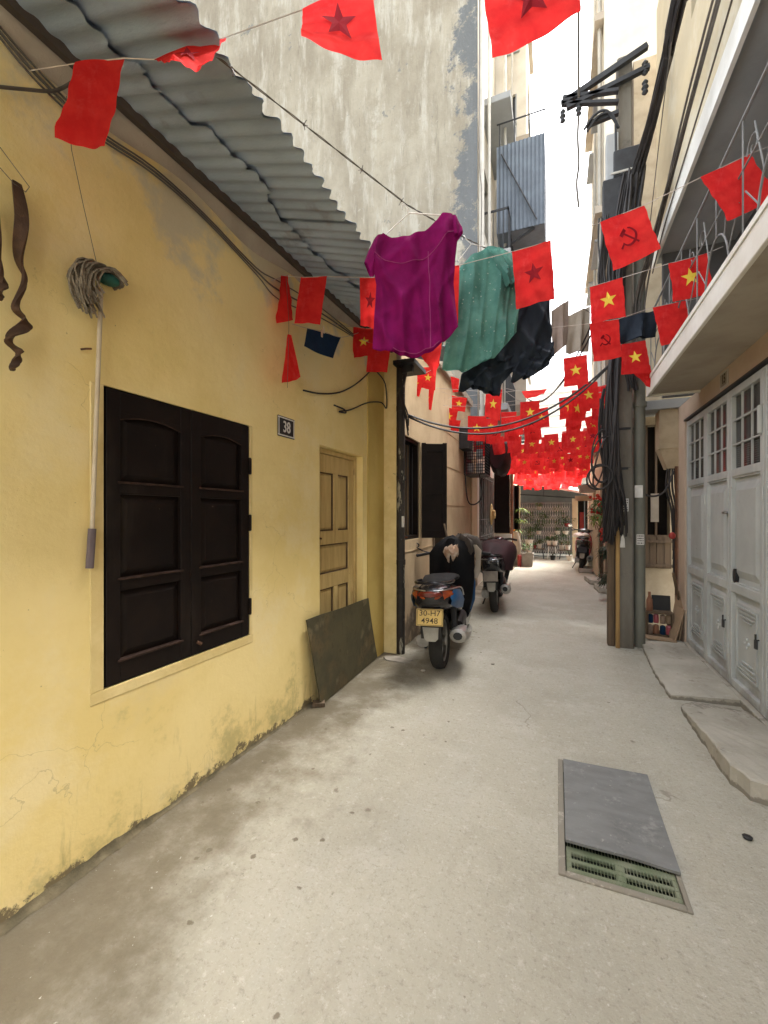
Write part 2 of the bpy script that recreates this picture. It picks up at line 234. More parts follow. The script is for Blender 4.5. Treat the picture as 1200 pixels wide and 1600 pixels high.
# ------------------------------------------------------------------ mesh builder
WM = {}
def link(o):
    C.objects.link(o); return o
class MB:
    def __init__(s): s.v = []; s.f = []
    def add(s, vs, fs):
        b = len(s.v); s.v += [tuple(p) for p in vs]; s.f += [tuple(b + i for i in f) for f in fs]; return s
    def box(s, x0, x1, y0, y1, z0, z1):
        return s.add([(x, y, z) for x in (x0, x1) for y in (y0, y1) for z in (z0, z1)],
                     [(0, 1, 3, 2), (4, 6, 7, 5), (0, 4, 5, 1), (2, 3, 7, 6), (0, 2, 6, 4), (1, 5, 7, 3)])
    def obox(s, c, size, rot=(0, 0, 0)):
        m = Euler([R(a) for a in rot]).to_matrix(); c = Vector(c)
        return s.add([c + m @ Vector((x * size[0] / 2, y * size[1] / 2, z * size[2] / 2)) for x in (-1, 1) for y in (-1, 1) for z in (-1, 1)],
                     [(0, 1, 3, 2), (4, 6, 7, 5), (0, 4, 5, 1), (2, 3, 7, 6), (0, 2, 6, 4), (1, 5, 7, 3)])
    def poly(s, pts): return s.add(pts, [tuple(range(len(pts)))])
    def loft(s, rings, cap=True, closed=True):
        n = len(rings[0]); vs = [p for r in rings for p in r]; fs = []
        for i in range(len(rings) - 1):
            for j in range(n if closed else n - 1):
                k = (j + 1) % n
                fs.append((i * n + j, i * n + k, (i + 1) * n + k, (i + 1) * n + j))
        if cap: fs += [tuple(range(n - 1, -1, -1)), tuple((len(rings) - 1) * n + j for j in range(n))]
        return s.add(vs, fs)
    def tube(s, pts, r, n=6, r1=None):
        pts = [Vector(p) for p in pts]; rings = []
        up = Vector((0, 0, 1)); a = None
        for i, p in enumerate(pts):
            d = (pts[min(i + 1, len(pts) - 1)] - pts[max(i - 1, 0)])
            d = d.normalized() if d.length > 1e-9 else Vector((0, 0, 1))
            if a is None:
                a = d.cross(up if abs(d.z) < .9 else Vector((1, 0, 0))).normalized()
            else:
                a = (a - d * a.dot(d)); a = a.normalized() if a.length > 1e-6 else d.orthogonal().normalized()
            b = d.cross(a)
            rr = r if r1 is None else r + (r1 - r) * i / (len(pts) - 1)
            if callable(r): rr = r(i / max(1, len(pts) - 1))
            rings.append([p + (a * math.cos(2 * math.pi * j / n) + b * math.sin(2 * math.pi * j / n)) * rr for j in range(n)])
        return s.loft(rings)
    def prism(s, pts, d):
        d = Vector(d); n = len(pts); pts = [Vector(p) for p in pts]
        return s.add(pts + [p + d for p in pts], [tuple(range(n - 1, -1, -1)), tuple(range(n, 2 * n))] + [(i, (i + 1) % n, n + (i + 1) % n, n + i) for i in range(n)])
    def grid(s, fn, nu, nv):
        return s.add([fn(i / nu, j / nv) for j in range(nv + 1) for i in range(nu + 1)],
                     [(j * (nu + 1) + i, j * (nu + 1) + i + 1, (j + 1) * (nu + 1) + i + 1, (j + 1) * (nu + 1) + i) for j in range(nv) for i in range(nu)])
    def lathe(s, prof, n=14, c=(0, 0, 0)):
        return s.loft([[(c[0] + r * math.cos(2 * math.pi * j / n), c[1] + r * math.sin(2 * math.pi * j / n), c[2] + z) for j in range(n)] for r, z in prof])
    def ring(s, c, ax1, ax2, r, n=24, m=6):
        c, ax1, ax2 = Vector(c), Vector(ax1), Vector(ax2); nn = ax1.cross(ax2).normalized(); rings = []
        for i in range(n + 1):
            t = 2 * math.pi * i / n; d = ax1 * math.cos(t) + ax2 * math.sin(t); dn = d.normalized()
            rings.append([c + d + (dn * math.cos(2 * math.pi * j / m) + nn * math.sin(2 * math.pi * j / m)) * r for j in range(m)])
        return s.loft(rings, cap=False)
    def sphere(s, c, r, n=10, m=7):
        rx = r if isinstance(r, tuple) else (r, r, r)
        return s.loft([[(c[0] + rx[0] * math.sin(math.pi * (i + .02) / (m + .04)) * math.cos(2 * math.pi * j / n), c[1] + rx[1] * math.sin(math.pi * (i + .02) / (m + .04)) * math.sin(2 * math.pi * j / n), c[2] - rx[2] * math.cos(math.pi * i / m)) for j in range(n)] for i in range(m + 1)])
    def build(s, name, m, parent=None, local=False, smooth=False, bevel=0, origin=None, kind=None, label=None, **tags):
        me = bpy.data.meshes.new(name); o = bpy.data.objects.new(name, me)
        vs = s.v
        if parent is not None:
            o.parent = parent
            if not local:
                inv = WM[parent].inverted(); vs = [inv @ Vector(v) for v in vs]
            WM[o] = WM[parent].copy()
        elif origin != 0:
            if origin is None:
                xs, ys, zs = zip(*vs); origin = ((min(xs) + max(xs)) / 2, (min(ys) + max(ys)) / 2, min(zs))
            og = Vector(origin); vs = [Vector(v) - og for v in vs]; o.location = og
            WM[o] = Matrix.Translation(og)
        else: WM[o] = Matrix.Identity(4)
        me.from_pydata([tuple(v) for v in vs], [], s.f); me.validate(); me.update()
        if isinstance(m, (list, tuple)):
            for k in m: me.materials.append(M[k])
        else: me.materials.append(M[m])
        if smooth:
            for p in me.polygons: p.use_smooth = True
            try: me.set_sharp_from_angle(angle=R(45))
            except Exception: pass
        if bevel:
            b = o.modifiers.new('bevel', 'BEVEL'); b.width = bevel; b.segments = 1; b.limit_method = 'ANGLE'
        if kind: o['kind'] = kind
        if label: o['label'] = label
        for k, v in tags.items(): o[k] = v
        return link(o)
def thing(name, label, category, loc=(0, 0, 0), rotz=0, group=None, roll=0):
    o = bpy.data.objects.new(name, None); o.empty_display_size = .1
    o.location = loc; o.rotation_euler = (0, roll, rotz); o['label'] = label; o['category'] = category
    if group: o['group'] = group
    WM[o] = Matrix.Translation(Vector(loc)) @ Euler((0, roll, rotz)).to_matrix().to_4x4()
    return link(o)
def T(**k): return k
def rnd(a, b): return random.uniform(a, b)
def text(s, size, m, parent, mtx, depth=.002, bold=0, name='lettering', align='CENTER'):
    cu = bpy.data.curves.new('t', 'FONT'); cu.body = s; cu.size = size; cu.extrude = depth; cu.offset = bold; cu.align_x = align; cu.align_y = 'CENTER'; cu.resolution_u = 3
    t = bpy.data.objects.new('t', cu); C.objects.link(t); bpy.context.view_layer.update()
    me = bpy.data.meshes.new_from_object(t.evaluated_get(bpy.context.evaluated_depsgraph_get()))
    bpy.data.objects.remove(t); me.transform(WM[parent].inverted() @ mtx); me.materials.clear(); me.materials.append(M[m])
    o = bpy.data.objects.new(name, me); o.parent = parent; WM[o] = WM[parent].copy(); return link(o)
def facing(loc, right, up):
    r, u = Vector(right).normalized(), Vector(up).normalized(); n = r.cross(u)
    return Matrix.Translation(Vector(loc)) @ Matrix((r, u, n)).transposed().to_4x4()
def holed(mb, X, y0, y1, z0, z1, holes, d, sg=1, axis=0):
    """A wall with its face on X, body going d back (sg = side the face looks to), and openings with reveals. axis 1: the same along Y."""
    P = (lambda x, y, z: (x, y, z)) if axis == 0 else (lambda x, y, z: (y, x, z))
    ys = sorted({y0, y1, *[h[0] for h in holes], *[h[1] for h in holes]}); zs = sorted({z0, z1, *[h[2] for h in holes], *[h[3] for h in holes]})
    B = X - sg * d
    for i in range(len(ys) - 1):
        for j in range(len(zs) - 1):
            cy, cz = (ys[i] + ys[i + 1]) / 2, (zs[j] + zs[j + 1]) / 2
            if any(h[0] < cy < h[1] and h[2] < cz < h[3] for h in holes): continue
            for x in (X, B): mb.poly([P(x, ys[i], zs[j]), P(x, ys[i + 1], zs[j]), P(x, ys[i + 1], zs[j + 1]), P(x, ys[i], zs[j + 1])])
    for a, b, c, e in list(holes) + [(y0, y1, z0, z1)]:
        mb.poly([P(X, a, c), P(B, a, c), P(B, a, e), P(X, a, e)]); mb.poly([P(X, b, c), P(B, b, c), P(B, b, e), P(X, b, e)])
        mb.poly([P(X, a, c), P(B, a, c), P(B, b, c), P(X, b, c)]); mb.poly([P(X, a, e), P(B, a, e), P(B, b, e), P(X, b, e)])
    return mb
def sup(cx, cz, hw, hh, y, n=16, e=2.6):
    out = []
    for j in range(n):
        t = 2 * math.pi * j / n; c, s_ = math.cos(t), math.sin(t)
        out.append((cx + hw * math.copysign(abs(c) ** (2 / e), c), y, cz + hh * math.copysign(abs(s_) ** (2 / e), s_)))
    return out
def raised(mb, X, y0, y1, z0, z1, h, ins, sg):
    a = [(X, y0, z0), (X, y1, z0), (X, y1, z1), (X, y0, z1)]
    b = [(X + sg * h, y0 + ins, z0 + ins), (X + sg * h, y1 - ins, z0 + ins), (X + sg * h, y1 - ins, z1 - ins), (X + sg * h, y0 + ins, z1 - ins)]
    return mb.add(a + b, [(4, 5, 6, 7)] + [(i, (i + 1) % 4, 4 + (i + 1) % 4, 4 + i) for i in range(4)])
def sagline(a, b, sag, n=14):
    a, b = Vector(a), Vector(b)
    return [a.lerp(b, i / n) - Vector((0, 0, sag * 4 * (i / n) * (1 - i / n))) for i in range(n + 1)]
def spline(pts, k=6):
    pts = [Vector(p) for p in pts]; out = []
    for i in range(len(pts) - 1):
        p0, p1, p2, p3 = pts[max(i - 1, 0)], pts[i], pts[i + 1], pts[min(i + 2, len(pts) - 1)]
        for j in range(k):
            t = j / k
            out.append(.5 * ((2 * p1) + (p2 - p0) * t + (2 * p0 - 5 * p1 + 4 * p2 - p3) * t * t + (3 * p1 - p0 - 3 * p2 + p3) * t ** 3))
    return out + [pts[-1]]
# ================================================================== ground
DX0, DX1, DY0, DY1 = .012, .432, 1.79, 2.60
mb = MB()
xs, ys = [-60, -1.9, DX0, DX1, 1.4, 60], [-40, 1.0, DY0, DY1, 16, 90]
for i in range(5):
    for j in range(5):
        if i == 2 and j == 2: continue
        mb.poly([(xs[i], ys[j], 0), (xs[i + 1], ys[j], 0), (xs[i + 1], ys[j + 1], 0), (xs[i], ys[j + 1], 0)])
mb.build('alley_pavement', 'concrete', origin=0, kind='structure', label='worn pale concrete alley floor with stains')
# drain with a rubber slab over it
dr = thing('drain', 'sunken drain with grey slab cover and green slotted grate in the alley floor', 'drain', (.22, 2.2, 0))
mb = MB()
for q in ([(DX0, DY0), (DX1, DY0)], [(DX1, DY0), (DX1, DY1)], [(DX1, DY1), (DX0, DY1)], [(DX0, DY1), (DX0, DY0)]):
    (a, b), (c, d) = q; mb.poly([(a, b, 0), (c, d, 0), (c, d, -.3), (a, b, -.3)])
mb.poly([(DX0, DY0, -.3), (DX1, DY0, -.3), (DX1, DY1, -.3), (DX0, DY1, -.3)]); mb.build('pit', 'pit', dr)
mb = MB()
def rim(x0, x1, y0, y1): mb.box(x0, x1, y0, y1, -.05, .009)
rim(DX0 - .006, DX0 + .020, DY0 - .012, DY1 + .012); rim(DX1 - .006, DX1 + .012, DY0 - .012, DY1 + .012)
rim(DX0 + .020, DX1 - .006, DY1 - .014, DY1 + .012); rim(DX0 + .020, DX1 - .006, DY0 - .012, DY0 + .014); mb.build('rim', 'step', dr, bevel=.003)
mb = MB(); gx0, gx1, gy0, gy1 = DX0 + .024, DX1 - .008, DY0 + .018, DY0 + .155
mid = (gx0 + gx1) / 2
for y0, y1 in ((gy0, gy0 + .024), (gy0 + .054, gy0 + .074), (gy0 + .104, gy1)): mb.box(gx0, gx1, y0, y1, -.012, .004)
for y0, y1 in ((gy0 + .024, gy0 + .054), (gy0 + .074, gy0 + .104)):
    for x0, x1 in ((gx0, gx0 + .02), (mid - .018, mid + .018), (gx1 - .02, gx1)): mb.box(x0, x1, y0, y1, -.012, .004)
mb.build('grate', 'grate', dr, bevel=.003)
mb = MB(); k = gx0 + .004
while k < gx1 - .004:
    mb.box(k, k + .0022, gy0 + .004, gy1 + .02, .0045, .0075); k += .0118
mb.build('grate_bars', 'grate', dr)
cvy = gy1 - .006
mb = MB()
def cover(u, v):
    x = DX0 + .022 + u * (DX1 - DX0 - .012); y = cvy + v * (DY1 - .012 - cvy) - (.006 * math.sin(7 * u) if v == 0 else 0)
    return (x, y, .030 + .004 * math.sin(3 * u + 1) * math.sin(4 * v) + .006 * (1 - v) * math.sin(5 * u + .5))
mb.grid(cover, 12, 14); mb.grid(lambda u, v: tuple(Vector(cover(u, v)) - Vector((0, 0, .011))), 12, 14)
for e in range(12): mb.poly([cover(e / 12, 0), cover((e + 1) / 12, 0), tuple(Vector(cover((e + 1) / 12, 0)) - Vector((0, 0, .011))), tuple(Vector(cover(e / 12, 0)) - Vector((0, 0, .011)))])
for e in range(14):
    for u in (0, 1): mb.poly([cover(u, e / 14), cover(u, (e + 1) / 14), tuple(Vector(cover(u, (e + 1) / 14)) - Vector((0, 0, .011))), tuple(Vector(cover(u, e / 14)) - Vector((0, 0, .011)))])
mb.build('slab_cover', 'mat_slab', dr, smooth=True)
# steps in front of the grey doors
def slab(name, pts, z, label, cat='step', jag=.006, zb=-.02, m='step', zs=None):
    out = []
    for i in range(len(pts)):
        a, b = Vector((*pts[i], 0)), Vector((*pts[(i + 1) % len(pts)], 0)); k = max(1, int((b - a).length / .035))
        for j in range(k):
            p = a.lerp(b, j / k); out.append((p.x + rnd(-jag, jag), p.y + rnd(-jag, jag)))
    zf = zs or (lambda x, y: z)
    mb = MB(); n = len(out)
    top = [(x, y, zf(x, y)) for x, y in out]; cx, cy = sum(p[0] for p in out) / n, sum(p[1] for p in out) / n
    ins = [(x + (cx - x) * .03, y + (cy - y) * .03, zf(x, y) + .004) for x, y in out]
    mb.loft([[(x, y, zb) for x, y in out], top, ins], cap=False); mb.add(ins, [tuple(range(n))])
    o = mb.build(name, m); o['label'] = label; o['category'] = cat; return o
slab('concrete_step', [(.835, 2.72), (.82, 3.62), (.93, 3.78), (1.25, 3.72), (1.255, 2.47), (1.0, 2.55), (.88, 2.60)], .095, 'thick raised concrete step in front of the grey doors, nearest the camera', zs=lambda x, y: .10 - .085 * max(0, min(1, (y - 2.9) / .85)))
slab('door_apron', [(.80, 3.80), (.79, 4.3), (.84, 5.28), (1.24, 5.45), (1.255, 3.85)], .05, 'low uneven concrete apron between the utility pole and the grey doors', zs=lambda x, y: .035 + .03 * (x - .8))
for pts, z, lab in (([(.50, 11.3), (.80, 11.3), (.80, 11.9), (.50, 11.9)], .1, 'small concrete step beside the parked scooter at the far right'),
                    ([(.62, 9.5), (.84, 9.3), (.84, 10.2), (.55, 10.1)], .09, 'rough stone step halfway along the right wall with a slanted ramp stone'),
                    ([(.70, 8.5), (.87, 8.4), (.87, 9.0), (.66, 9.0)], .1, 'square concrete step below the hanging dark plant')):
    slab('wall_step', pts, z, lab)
# ================================================================== YELLOW HOUSE (local frame: x out of the wall, y along it)
YA = -R(1.6)
yh = thing('yellow_house', 'single storey yellow limewashed house with dark window shutters and corrugated eave', 'house', (-1.755, 0, 0), YA)
yinv = WM[yh].inverted()
def yw(px, py, x=0):                                        # sight line met with the wall plane, in the house's own frame
    d = Vector(ray(px, py)); o = yinv @ Vector((0, 0, CH)); d2 = yinv.to_3x3() @ d; t = (x - o.x) / d2.x; return o + d2 * t
WY0, WY1, WZ0, WZ1 = 1.17, 2.03, .685, 1.935
DYA, DYB, DZ = 2.80, 3.53, 1.94
YE = 3.99
mb = holed(MB(), 0, -3, YE, 0, 3.14, [(WY0, WY1, WZ0, WZ1), (DYA, DYB, -.001, DZ)], .22)
mb.build('wall', 'yellow', yh, local=True)
mb = MB()                                                    # painted plaster band round the window
for a, b, c, d in ((WY0 - .055, WY1 + .03, WZ0 - .05, WZ0), (WY0 - .055, WY0, WZ0, WZ1), (WY1, WY1 + .025, WZ0, WZ1)): mb.box(-.02, .003, a, b, c, d)
mb.build('window_surround', 'cream_trim', yh, local=True, bevel=.003)
mb = MB(); fr = .022
for a, b, c, d in ((WY0, WY1, WZ0, WZ0 + fr), (WY0, WY1, WZ1 - fr, WZ1), (WY0, WY0 + fr, WZ0 + fr, WZ1 - fr), (WY1 - fr, WY1, WZ0 + fr, WZ1 - fr)): mb.box(-.09, -.012, a, b, c, d)
win = mb.build('window_frame', 'shutter', yh, local=True)
mid = (WY0 + WY1) / 2 + .005
for k, (a, b) in enumerate(((WY0 + .008, mid - .002), (mid + .002, WY1 - .008))):
    z0, z1 = WZ0 + .008, WZ1 - .008; st = .06; mb = MB()
    zr = [z0, z0 + (z1 - z0) / 3, z0 + (z1 - z0) * 2 / 3, z1]
    mb.box(-.035, .004, a, a + st, z0, z1); mb.box(-.035, .004, b - st, b, z0, z1)
    for i, z in enumerate(zr):
        h = .05 if 0 < i < 3 else .09
        zz0 = z - (0 if i == 0 else h / 2 if i < 3 else h); mb.box(-.035, .003, a + st, b - st, zz0, zz0 + h)
    sh = mb.build('shutter', 'shutter', yh, local=True, bevel=.002)
    for i in range(3):
        p0, p1 = zr[i] + (.09 if i == 0 else .025), zr[i + 1] - (.025 if i < 2 else .09)
        mb = MB().box(-.03, -.018, a + st, b - st, p0, p1); raised(mb, -.0179, a + st + .006, b - st - .006, p0 + .006, p1 - .006, .012, .03, 1)
        mb.build('panel', 'shutter', sh, local=True)
        if i == 2:                                           # arched head over the top panel
            mb = MB(); n = 12; ya, yb = a + st, b - st
            arc = [(ya + (yb - ya) * j / n, p1 - .045 + .04 * math.sin(math.pi * (.12 + .76 * j / n))) for j in range(n + 1)]
            mb.prism([(-.012, y, z) for y, z in arc] + [(-.012, yb, p1 + .002), (-.012, ya, p1 + .002)], (.0135, 0, 0)); mb.build('arched_head', 'shutter', sh, local=True)
            mb = MB().tube([(.002, y, z) for y, z in arc], .0028, 5); mb.build('bead', 'ledge', sh, local=True)
        if i > 0 or True:
            mb = MB().box(-.02, .011, a + st - .012, b - st + .012, p0 - .006, p0 + .004); mb.build('ledge', 'ledge', sh, local=True, bevel=.002)
    for z in ((z0 + .12, (z0 + z1) / 2, z1 - .28) if k else ()):
        mb = MB().box(.0, .012, b - .006, b + .014, z, z + .09); mb.tube([(.008, b + .004, z - .004), (.008, b + .004, z + .094)], .007); mb.build('hinge', 'shutter', sh, local=True)
    if k:
        MB().tube([(.008, a + .03, z0 + .06), (.016, a + .05, z0 + .045)], .009).build('bolt', 'rust', sh, local=True)
# door, set back in its reveal
mb = MB(); D0, D1 = -.115, -.075; dy0, dy1 = DYA + .004, DYB - .004; fw = .035
for a, b, c, d in ((dy0, dy0 + fw, 0, DZ - .004), (dy1 - fw, dy1, 0, DZ - .004), (dy0 + fw, dy1 - fw, DZ - .04, DZ - .004)): mb.box(-.13, -.06, a, b, c, d)
mb.build('door_frame', 'door_wood', yh, local=True, bevel=.002)
a, b = dy0 + fw + .004, dy1 - fw - .004; st = .085; md = (a + b) / 2 - .02
mb = MB(); mb.box(D0, D1, a, a + st, .01, DZ - .045); mb.box(D0, D1, b - st, b, .01, DZ - .045)
rails = [(.01, .17), (.80, .92), (1.16, 1.27), (DZ - .19, DZ - .045)]
for c, d in rails: mb.box(D0, D1 - .001, a + st, b - st, c, d)
mb.box(D0, D1 - .002, md, md + .07, .17, .80); mb.box(D0, D1 - .002, md, md + .07, 1.27, DZ - .19)
door = mb.build('door', 'door_wood', yh, local=True, bevel=.003)
for p in ((a + st, md, .17, .80), (md + .07, b - st, .17, .80), (a + st, b - st, .92, 1.16), (a + st, md, 1.27, DZ - .19), (md + .07, b - st, 1.27, DZ - .19)):
    mb = MB().box(D0 + .004, D1 - .026, p[0], p[1], p[2], p[3]); raised(mb, D1 - .0259, p[0] + .012, p[1] - .012, p[2] + .012, p[3] - .012, .010, .02, 1); mb.build('panel', 'door_wood', door, local=True)
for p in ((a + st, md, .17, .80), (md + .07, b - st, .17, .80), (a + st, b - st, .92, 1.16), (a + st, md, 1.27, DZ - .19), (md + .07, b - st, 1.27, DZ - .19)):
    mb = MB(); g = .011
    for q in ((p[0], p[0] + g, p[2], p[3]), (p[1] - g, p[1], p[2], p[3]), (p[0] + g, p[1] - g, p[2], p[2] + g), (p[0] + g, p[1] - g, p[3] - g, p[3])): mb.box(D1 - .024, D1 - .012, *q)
    mb.build('groove_shade_dirt', 'bark', door, local=True)  # dark strips put in for shade and dirt in the panel grooves
MB().box(D1, D1 + .02, a + .01, a + .045, 1.2, 1.24).tube([(D1 + .02, a + .03, 1.22), (D1 + .035, a + .05, 1.215)], .008).build('bolt', 'rust', door, local=True)
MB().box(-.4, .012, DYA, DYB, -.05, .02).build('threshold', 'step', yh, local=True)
MB().box(-.01, .012, 3.62, YE - .002, .0, 3.10).build('pilaster', 'yellow_dark', yh, local=True, bevel=.003)
# uneven mortar skirt at the wall foot
def vn(x, sd=0):                                             # smooth 1-D value noise
    i = math.floor(x); f = x - i; f = f * f * (3 - 2 * f); h = lambda k: math.sin(k * 127.1 + sd * 311.7) * 43758.5453 % 1
    return h(i) * (1 - f) + h(i + 1) * f
def skirt(u, v):
    y = -.6 + u * 3.3; k = .35 + .9 * math.exp(-((y - 1.12) / .22) ** 2) + .9 * math.exp(-((y - .55) / .35) ** 2)
    n1 = .5 * vn(y * 4, 1) + .3 * vn(y * 13, 2) + .2 * vn(y * 41, 3); n2 = .5 * vn(y * 3, 4) + .3 * vn(y * 11, 5) + .2 * vn(y * 37, 6)
    rr, hh = .035 * k * n1 + .004, .07 * k * n2 + .003
    return (.001 + rr * v ** 1.5, y, .002 + hh * (1 - v) ** 1.7)
MB().grid(skirt, 300, 6).build('mortar_skirt', 'grime', yh, local=True, smooth=True)
# roof: corrugated sheets on purlins, seen from below
EX, EZ = .735, 2.885
rz = lambda x: EZ + (EX - x) * .33
sheets = [(-.9, .05), (-.02, .80), (.74, 1.40), (1.34, 2.02), (1.95, 2.66), (2.6, 3.38), (3.3, 4.16)]
for i, (a, b) in enumerate(sheets):
    mb = MB(); ph = rnd(0, 6); jag = [rnd(-.022, .012) for _ in range(12)]; dz = .006 * (i % 2)
    ny = int((b - a) / .0125)
    def rs(u, v, off=0):
        y = a + (b - a) * u; e = EX + jag[int(u * 10)] + .012 * math.sin(2 * math.pi * y / .078) + (rnd(-.004, .004) if v == 1 else 0)
        x = -2.6 + (e + 2.6) * v
        return (x, y, rz(x) + .0065 * math.sin(2 * math.pi * y / .078) + dz + off)
    mb.grid(rs, ny, 5); mb.grid(lambda u, v: rs(u, v, .007), ny, 5); mb.build('roof_sheet', 'roof_sheet', yh, local=True, smooth=True)
for x, h in ((.085, .03),):
    mb = MB(); mb.obox((x, 1.6, rz(x) - .018 - h / 2), (.045, 5.1, h), (0, 18, 0)); mb.build('purlin', 'timber_dark', yh, local=True)
for i in range(5):                                           # older torn sheets lapped under the eave sheets
    a, b = -.9 + i * 1.0, -.9 + i * 1.0 + 1.06; jag = [rnd(-.035, .03) for _ in range(30)]; e0 = .36 + rnd(-.05, .05)
    def us(u, v, off=0):
        y = a + (b - a) * u; x = -.3 + (e0 + jag[int(u * 29)] + .3 + .06 * math.sin(5 * y)) * v
        return (x, y, rz(x) - .018 - .004 * (i % 2) + .005 * math.sin(2 * math.pi * y / .078) + off)
    mb = MB(); mb.grid(us, 80, 4); mb.grid(lambda u, v: us(u, v, .005), 80, 4); mb.build('torn_sheet', 'roof_sheet', yh, local=True, smooth=True)
mb = MB()                                                    # ragged mortar bedding under the sheets
def bed(u, v):
    y = -1 + 5 * u; return (.001 + .06 * v + .02 * v * math.sin(19 * y), y, 3.02 - .03 * math.sin(7 * y) * (1 - v) + (.09 + .02 * math.sin(13 * y)) * v)
mb.grid(bed, 80, 3); mb.build('mortar_bedding', 'slab', yh, local=True, smooth=True)
# things on the yellow wall -----------------------------------------------------
p0, p1, p2, p3 = yw(433, 651), yw(459, 654), yw(460, 688), yw(433, 683)
sg = thing('house_number_sign', 'small black enamel plaque numbered 38 on the yellow wall', 'number plaque', WM[yh] @ Vector((.001, (p0.y + p1.y) / 2, (p1.z + p3.z) / 2)), YA)
hw, hh = (p1.y - p0.y) / 2, .068
MB().box(0, .006, -hw, hw, -hh, hh).build('plate', 'black', sg, local=True, bevel=.002)
mb = MB()
for a, b, c, d in ((-hw, hw, hh - .014, hh - .006), (-hw, hw, -hh + .006, -hh + .014), (-hw + .006, -hw + .013, -hh + .014, hh - .014), (hw - .013, hw - .006, -hh + .014, hh - .014)): mb.box(.006, .008, a, b, c, d)
mb.build('border', 'paper', sg, local=True)
text('38', .105, 'paper', sg, WM[sg] @ facing((.009, 0, -.003), (0, 1, 0), (0, 0, 1)) @ Matrix.Diagonal((.78, 1, 1, 1)), .001, .0015, 'digits')
# mop hung by a cord
pt, pb, pg = yw(158, 452, .045), yw(140, 888, .02), yw(144, 826, .02)
mp = thing('mop', 'old string mop with pale stick hanging head up beside the shuttered window', 'mop', WM[yh] @ pb, YA)
L = lambda p: p - pb
MB().tube([L(pg), L(pt)], .0085, 8).build('stick', 'mopstick', mp, local=True, smooth=True)
MB().tube([L(pb), L(pb.lerp(pg, .2)), L(pg)], .0145, 8).build('grip', 'grip', mp, local=True, smooth=True)
hd = yw(155, 425, .045)
MB().sphere(L(hd) + Vector((0, .035, -.012)), (.035, .045, .022)).build('socket', 'mopgreen', mp, local=True, smooth=True)
mb = MB()
for i in range(90):
    a = rnd(0, 1); s = L(hd) + Vector((rnd(-.02, .035), -.02 + rnd(-.02, .05), .012 + rnd(-.01, .012)))
    d = rnd(.10, .21); mb.tube(spline([s, s + Vector((rnd(0, .02), -.035 - .03 * a, -.03)), s + Vector((rnd(-.01, .02), -.05 - .035 * a, -d * .6)), s + Vector((rnd(-.01, .02), -.035 - .02 * a + rnd(-.014, .014), -d))], 3), .0042, 4)
for i in range(14):
    s = L(hd) + Vector((rnd(-.02, .03), 0, .012)); mb.tube(spline([s, s + Vector((rnd(-.02, .03), .04, .01)), s + Vector((rnd(-.02, .03), .085, -.02 - rnd(0, .02)))], 3), .006, 5)
mb.build('mop_strands', 'mophead', mp, local=True)
MB().tube([L(hd) + Vector((0, -.005, .01)), L(yw(130, 320, .02)), L(yw(112, 235, .02)), L(yw(104, 150, .05))], .0016, 4).build('cord', 'wire', mp, local=True)
# twisted strips of dried peel hung on a wire loop
def peel(path, wdt, tw, label, m='cork', name='dried_peel'):
    o = thing(name, label, 'dried peel', WM[yh] @ path[0], YA); P = spline([p - path[0] for p in path], 8); mb = MB(); rows = []
    for i, p in enumerate(P):
        f = i / (len(P) - 1); ang = tw * f * f + .4 * math.sin(5 * f); ww = wdt * (.75 + .35 * math.sin(11 * f) + .3 * f)
        d = Vector((math.sin(ang), math.cos(ang), .1 * math.sin(9 * f))) * ww; nrm = Vector((math.cos(ang), -math.sin(ang), 0)) * .004
        rows.append([p - d - nrm, p - nrm * 2.5, p + d - nrm, p + d + nrm, p + nrm * 1.2, p - d + nrm])
    mb.loft(rows); mb.build('strip', m, o, local=True, smooth=True); return o
pl = peel([yw(26, 285, .04), yw(34, 340, .05), yw(29, 400, .05), yw(38, 440, .06), yw(24, 480, .06), yw(42, 505, .05), yw(14, 530, .06), yw(30, 552, .05), yw(18, 578, .05)], .017, 15, 'curly dark brown strip of dried peel hanging by a wire at upper left')
q0 = yw(26, 285, .04)
MB().tube([yw(0, 262, .05) - q0, yw(22, 287, .045) - q0, yw(40, 300, .045) - q0, yw(46, 292, .045) - q0, yw(0, 230, .05) - q0], .0018, 4).build('wire_loop', 'wire', pl, local=True)
peel([yw(-14, 300, .04), yw(-6, 380, .05), yw(0, 425, .05), yw(2, 450, .05), yw(-2, 468, .05)], .014, 8, 'second dried peel strip cut off by the left edge of the view')
o = MB().tube([yw(126, 546, .0), yw(134, 545, .012), yw(143, 545, .014)], .004, 5)
o.v = [WM[yh] @ Vector(v) for v in o.v]; o = o.build('wall_peg', 'rust'); o['label'] = 'tiny rusty peg in the yellow wall below the mop head'; o['category'] = 'peg'
# cables along the top of the yellow wall
def wline(name, m, pts, r, label, cat='cable', n=5, group=None, k=5):
    o = MB().tube(spline(pts, k), r, n).build(name, m); o['label'] = label; o['category'] = cat
    if group: o['group'] = group
    return o
Y = lambda px, py, x=.02: WM[yh] @ yw(px, py, x)
for i in range(3):
    wline('wall_cable', 'wire', [Y(-10, 30 + 8 * i), Y(60, 110 + 10 * i), Y(150, 200 + 6 * i), Y(240, 262 + 5 * i, .03), Y(320, 335 + 4 * i), Y(400, 418 + 5 * i), Y(436, 440 + 14 * i), Y(500, 480 + 8 * i), Y(552, 522 + 2 * i)], .004 + .0015 * (i == 1), ('top','middle','lowest')[i] + ' of three thin black wires sagging along the yellow wall under the eave', 'wire', group='wires along the top of the yellow wall')
wline('wall_cable', 'wire', [Y(-10, 135, .03), Y(40, 140, .03), Y(85, 142, .03), Y(118, 125, .05), Y(160, 95, .1)], .006, 'loose grey wire looping at the top left corner of the yellow wall', 'wire')
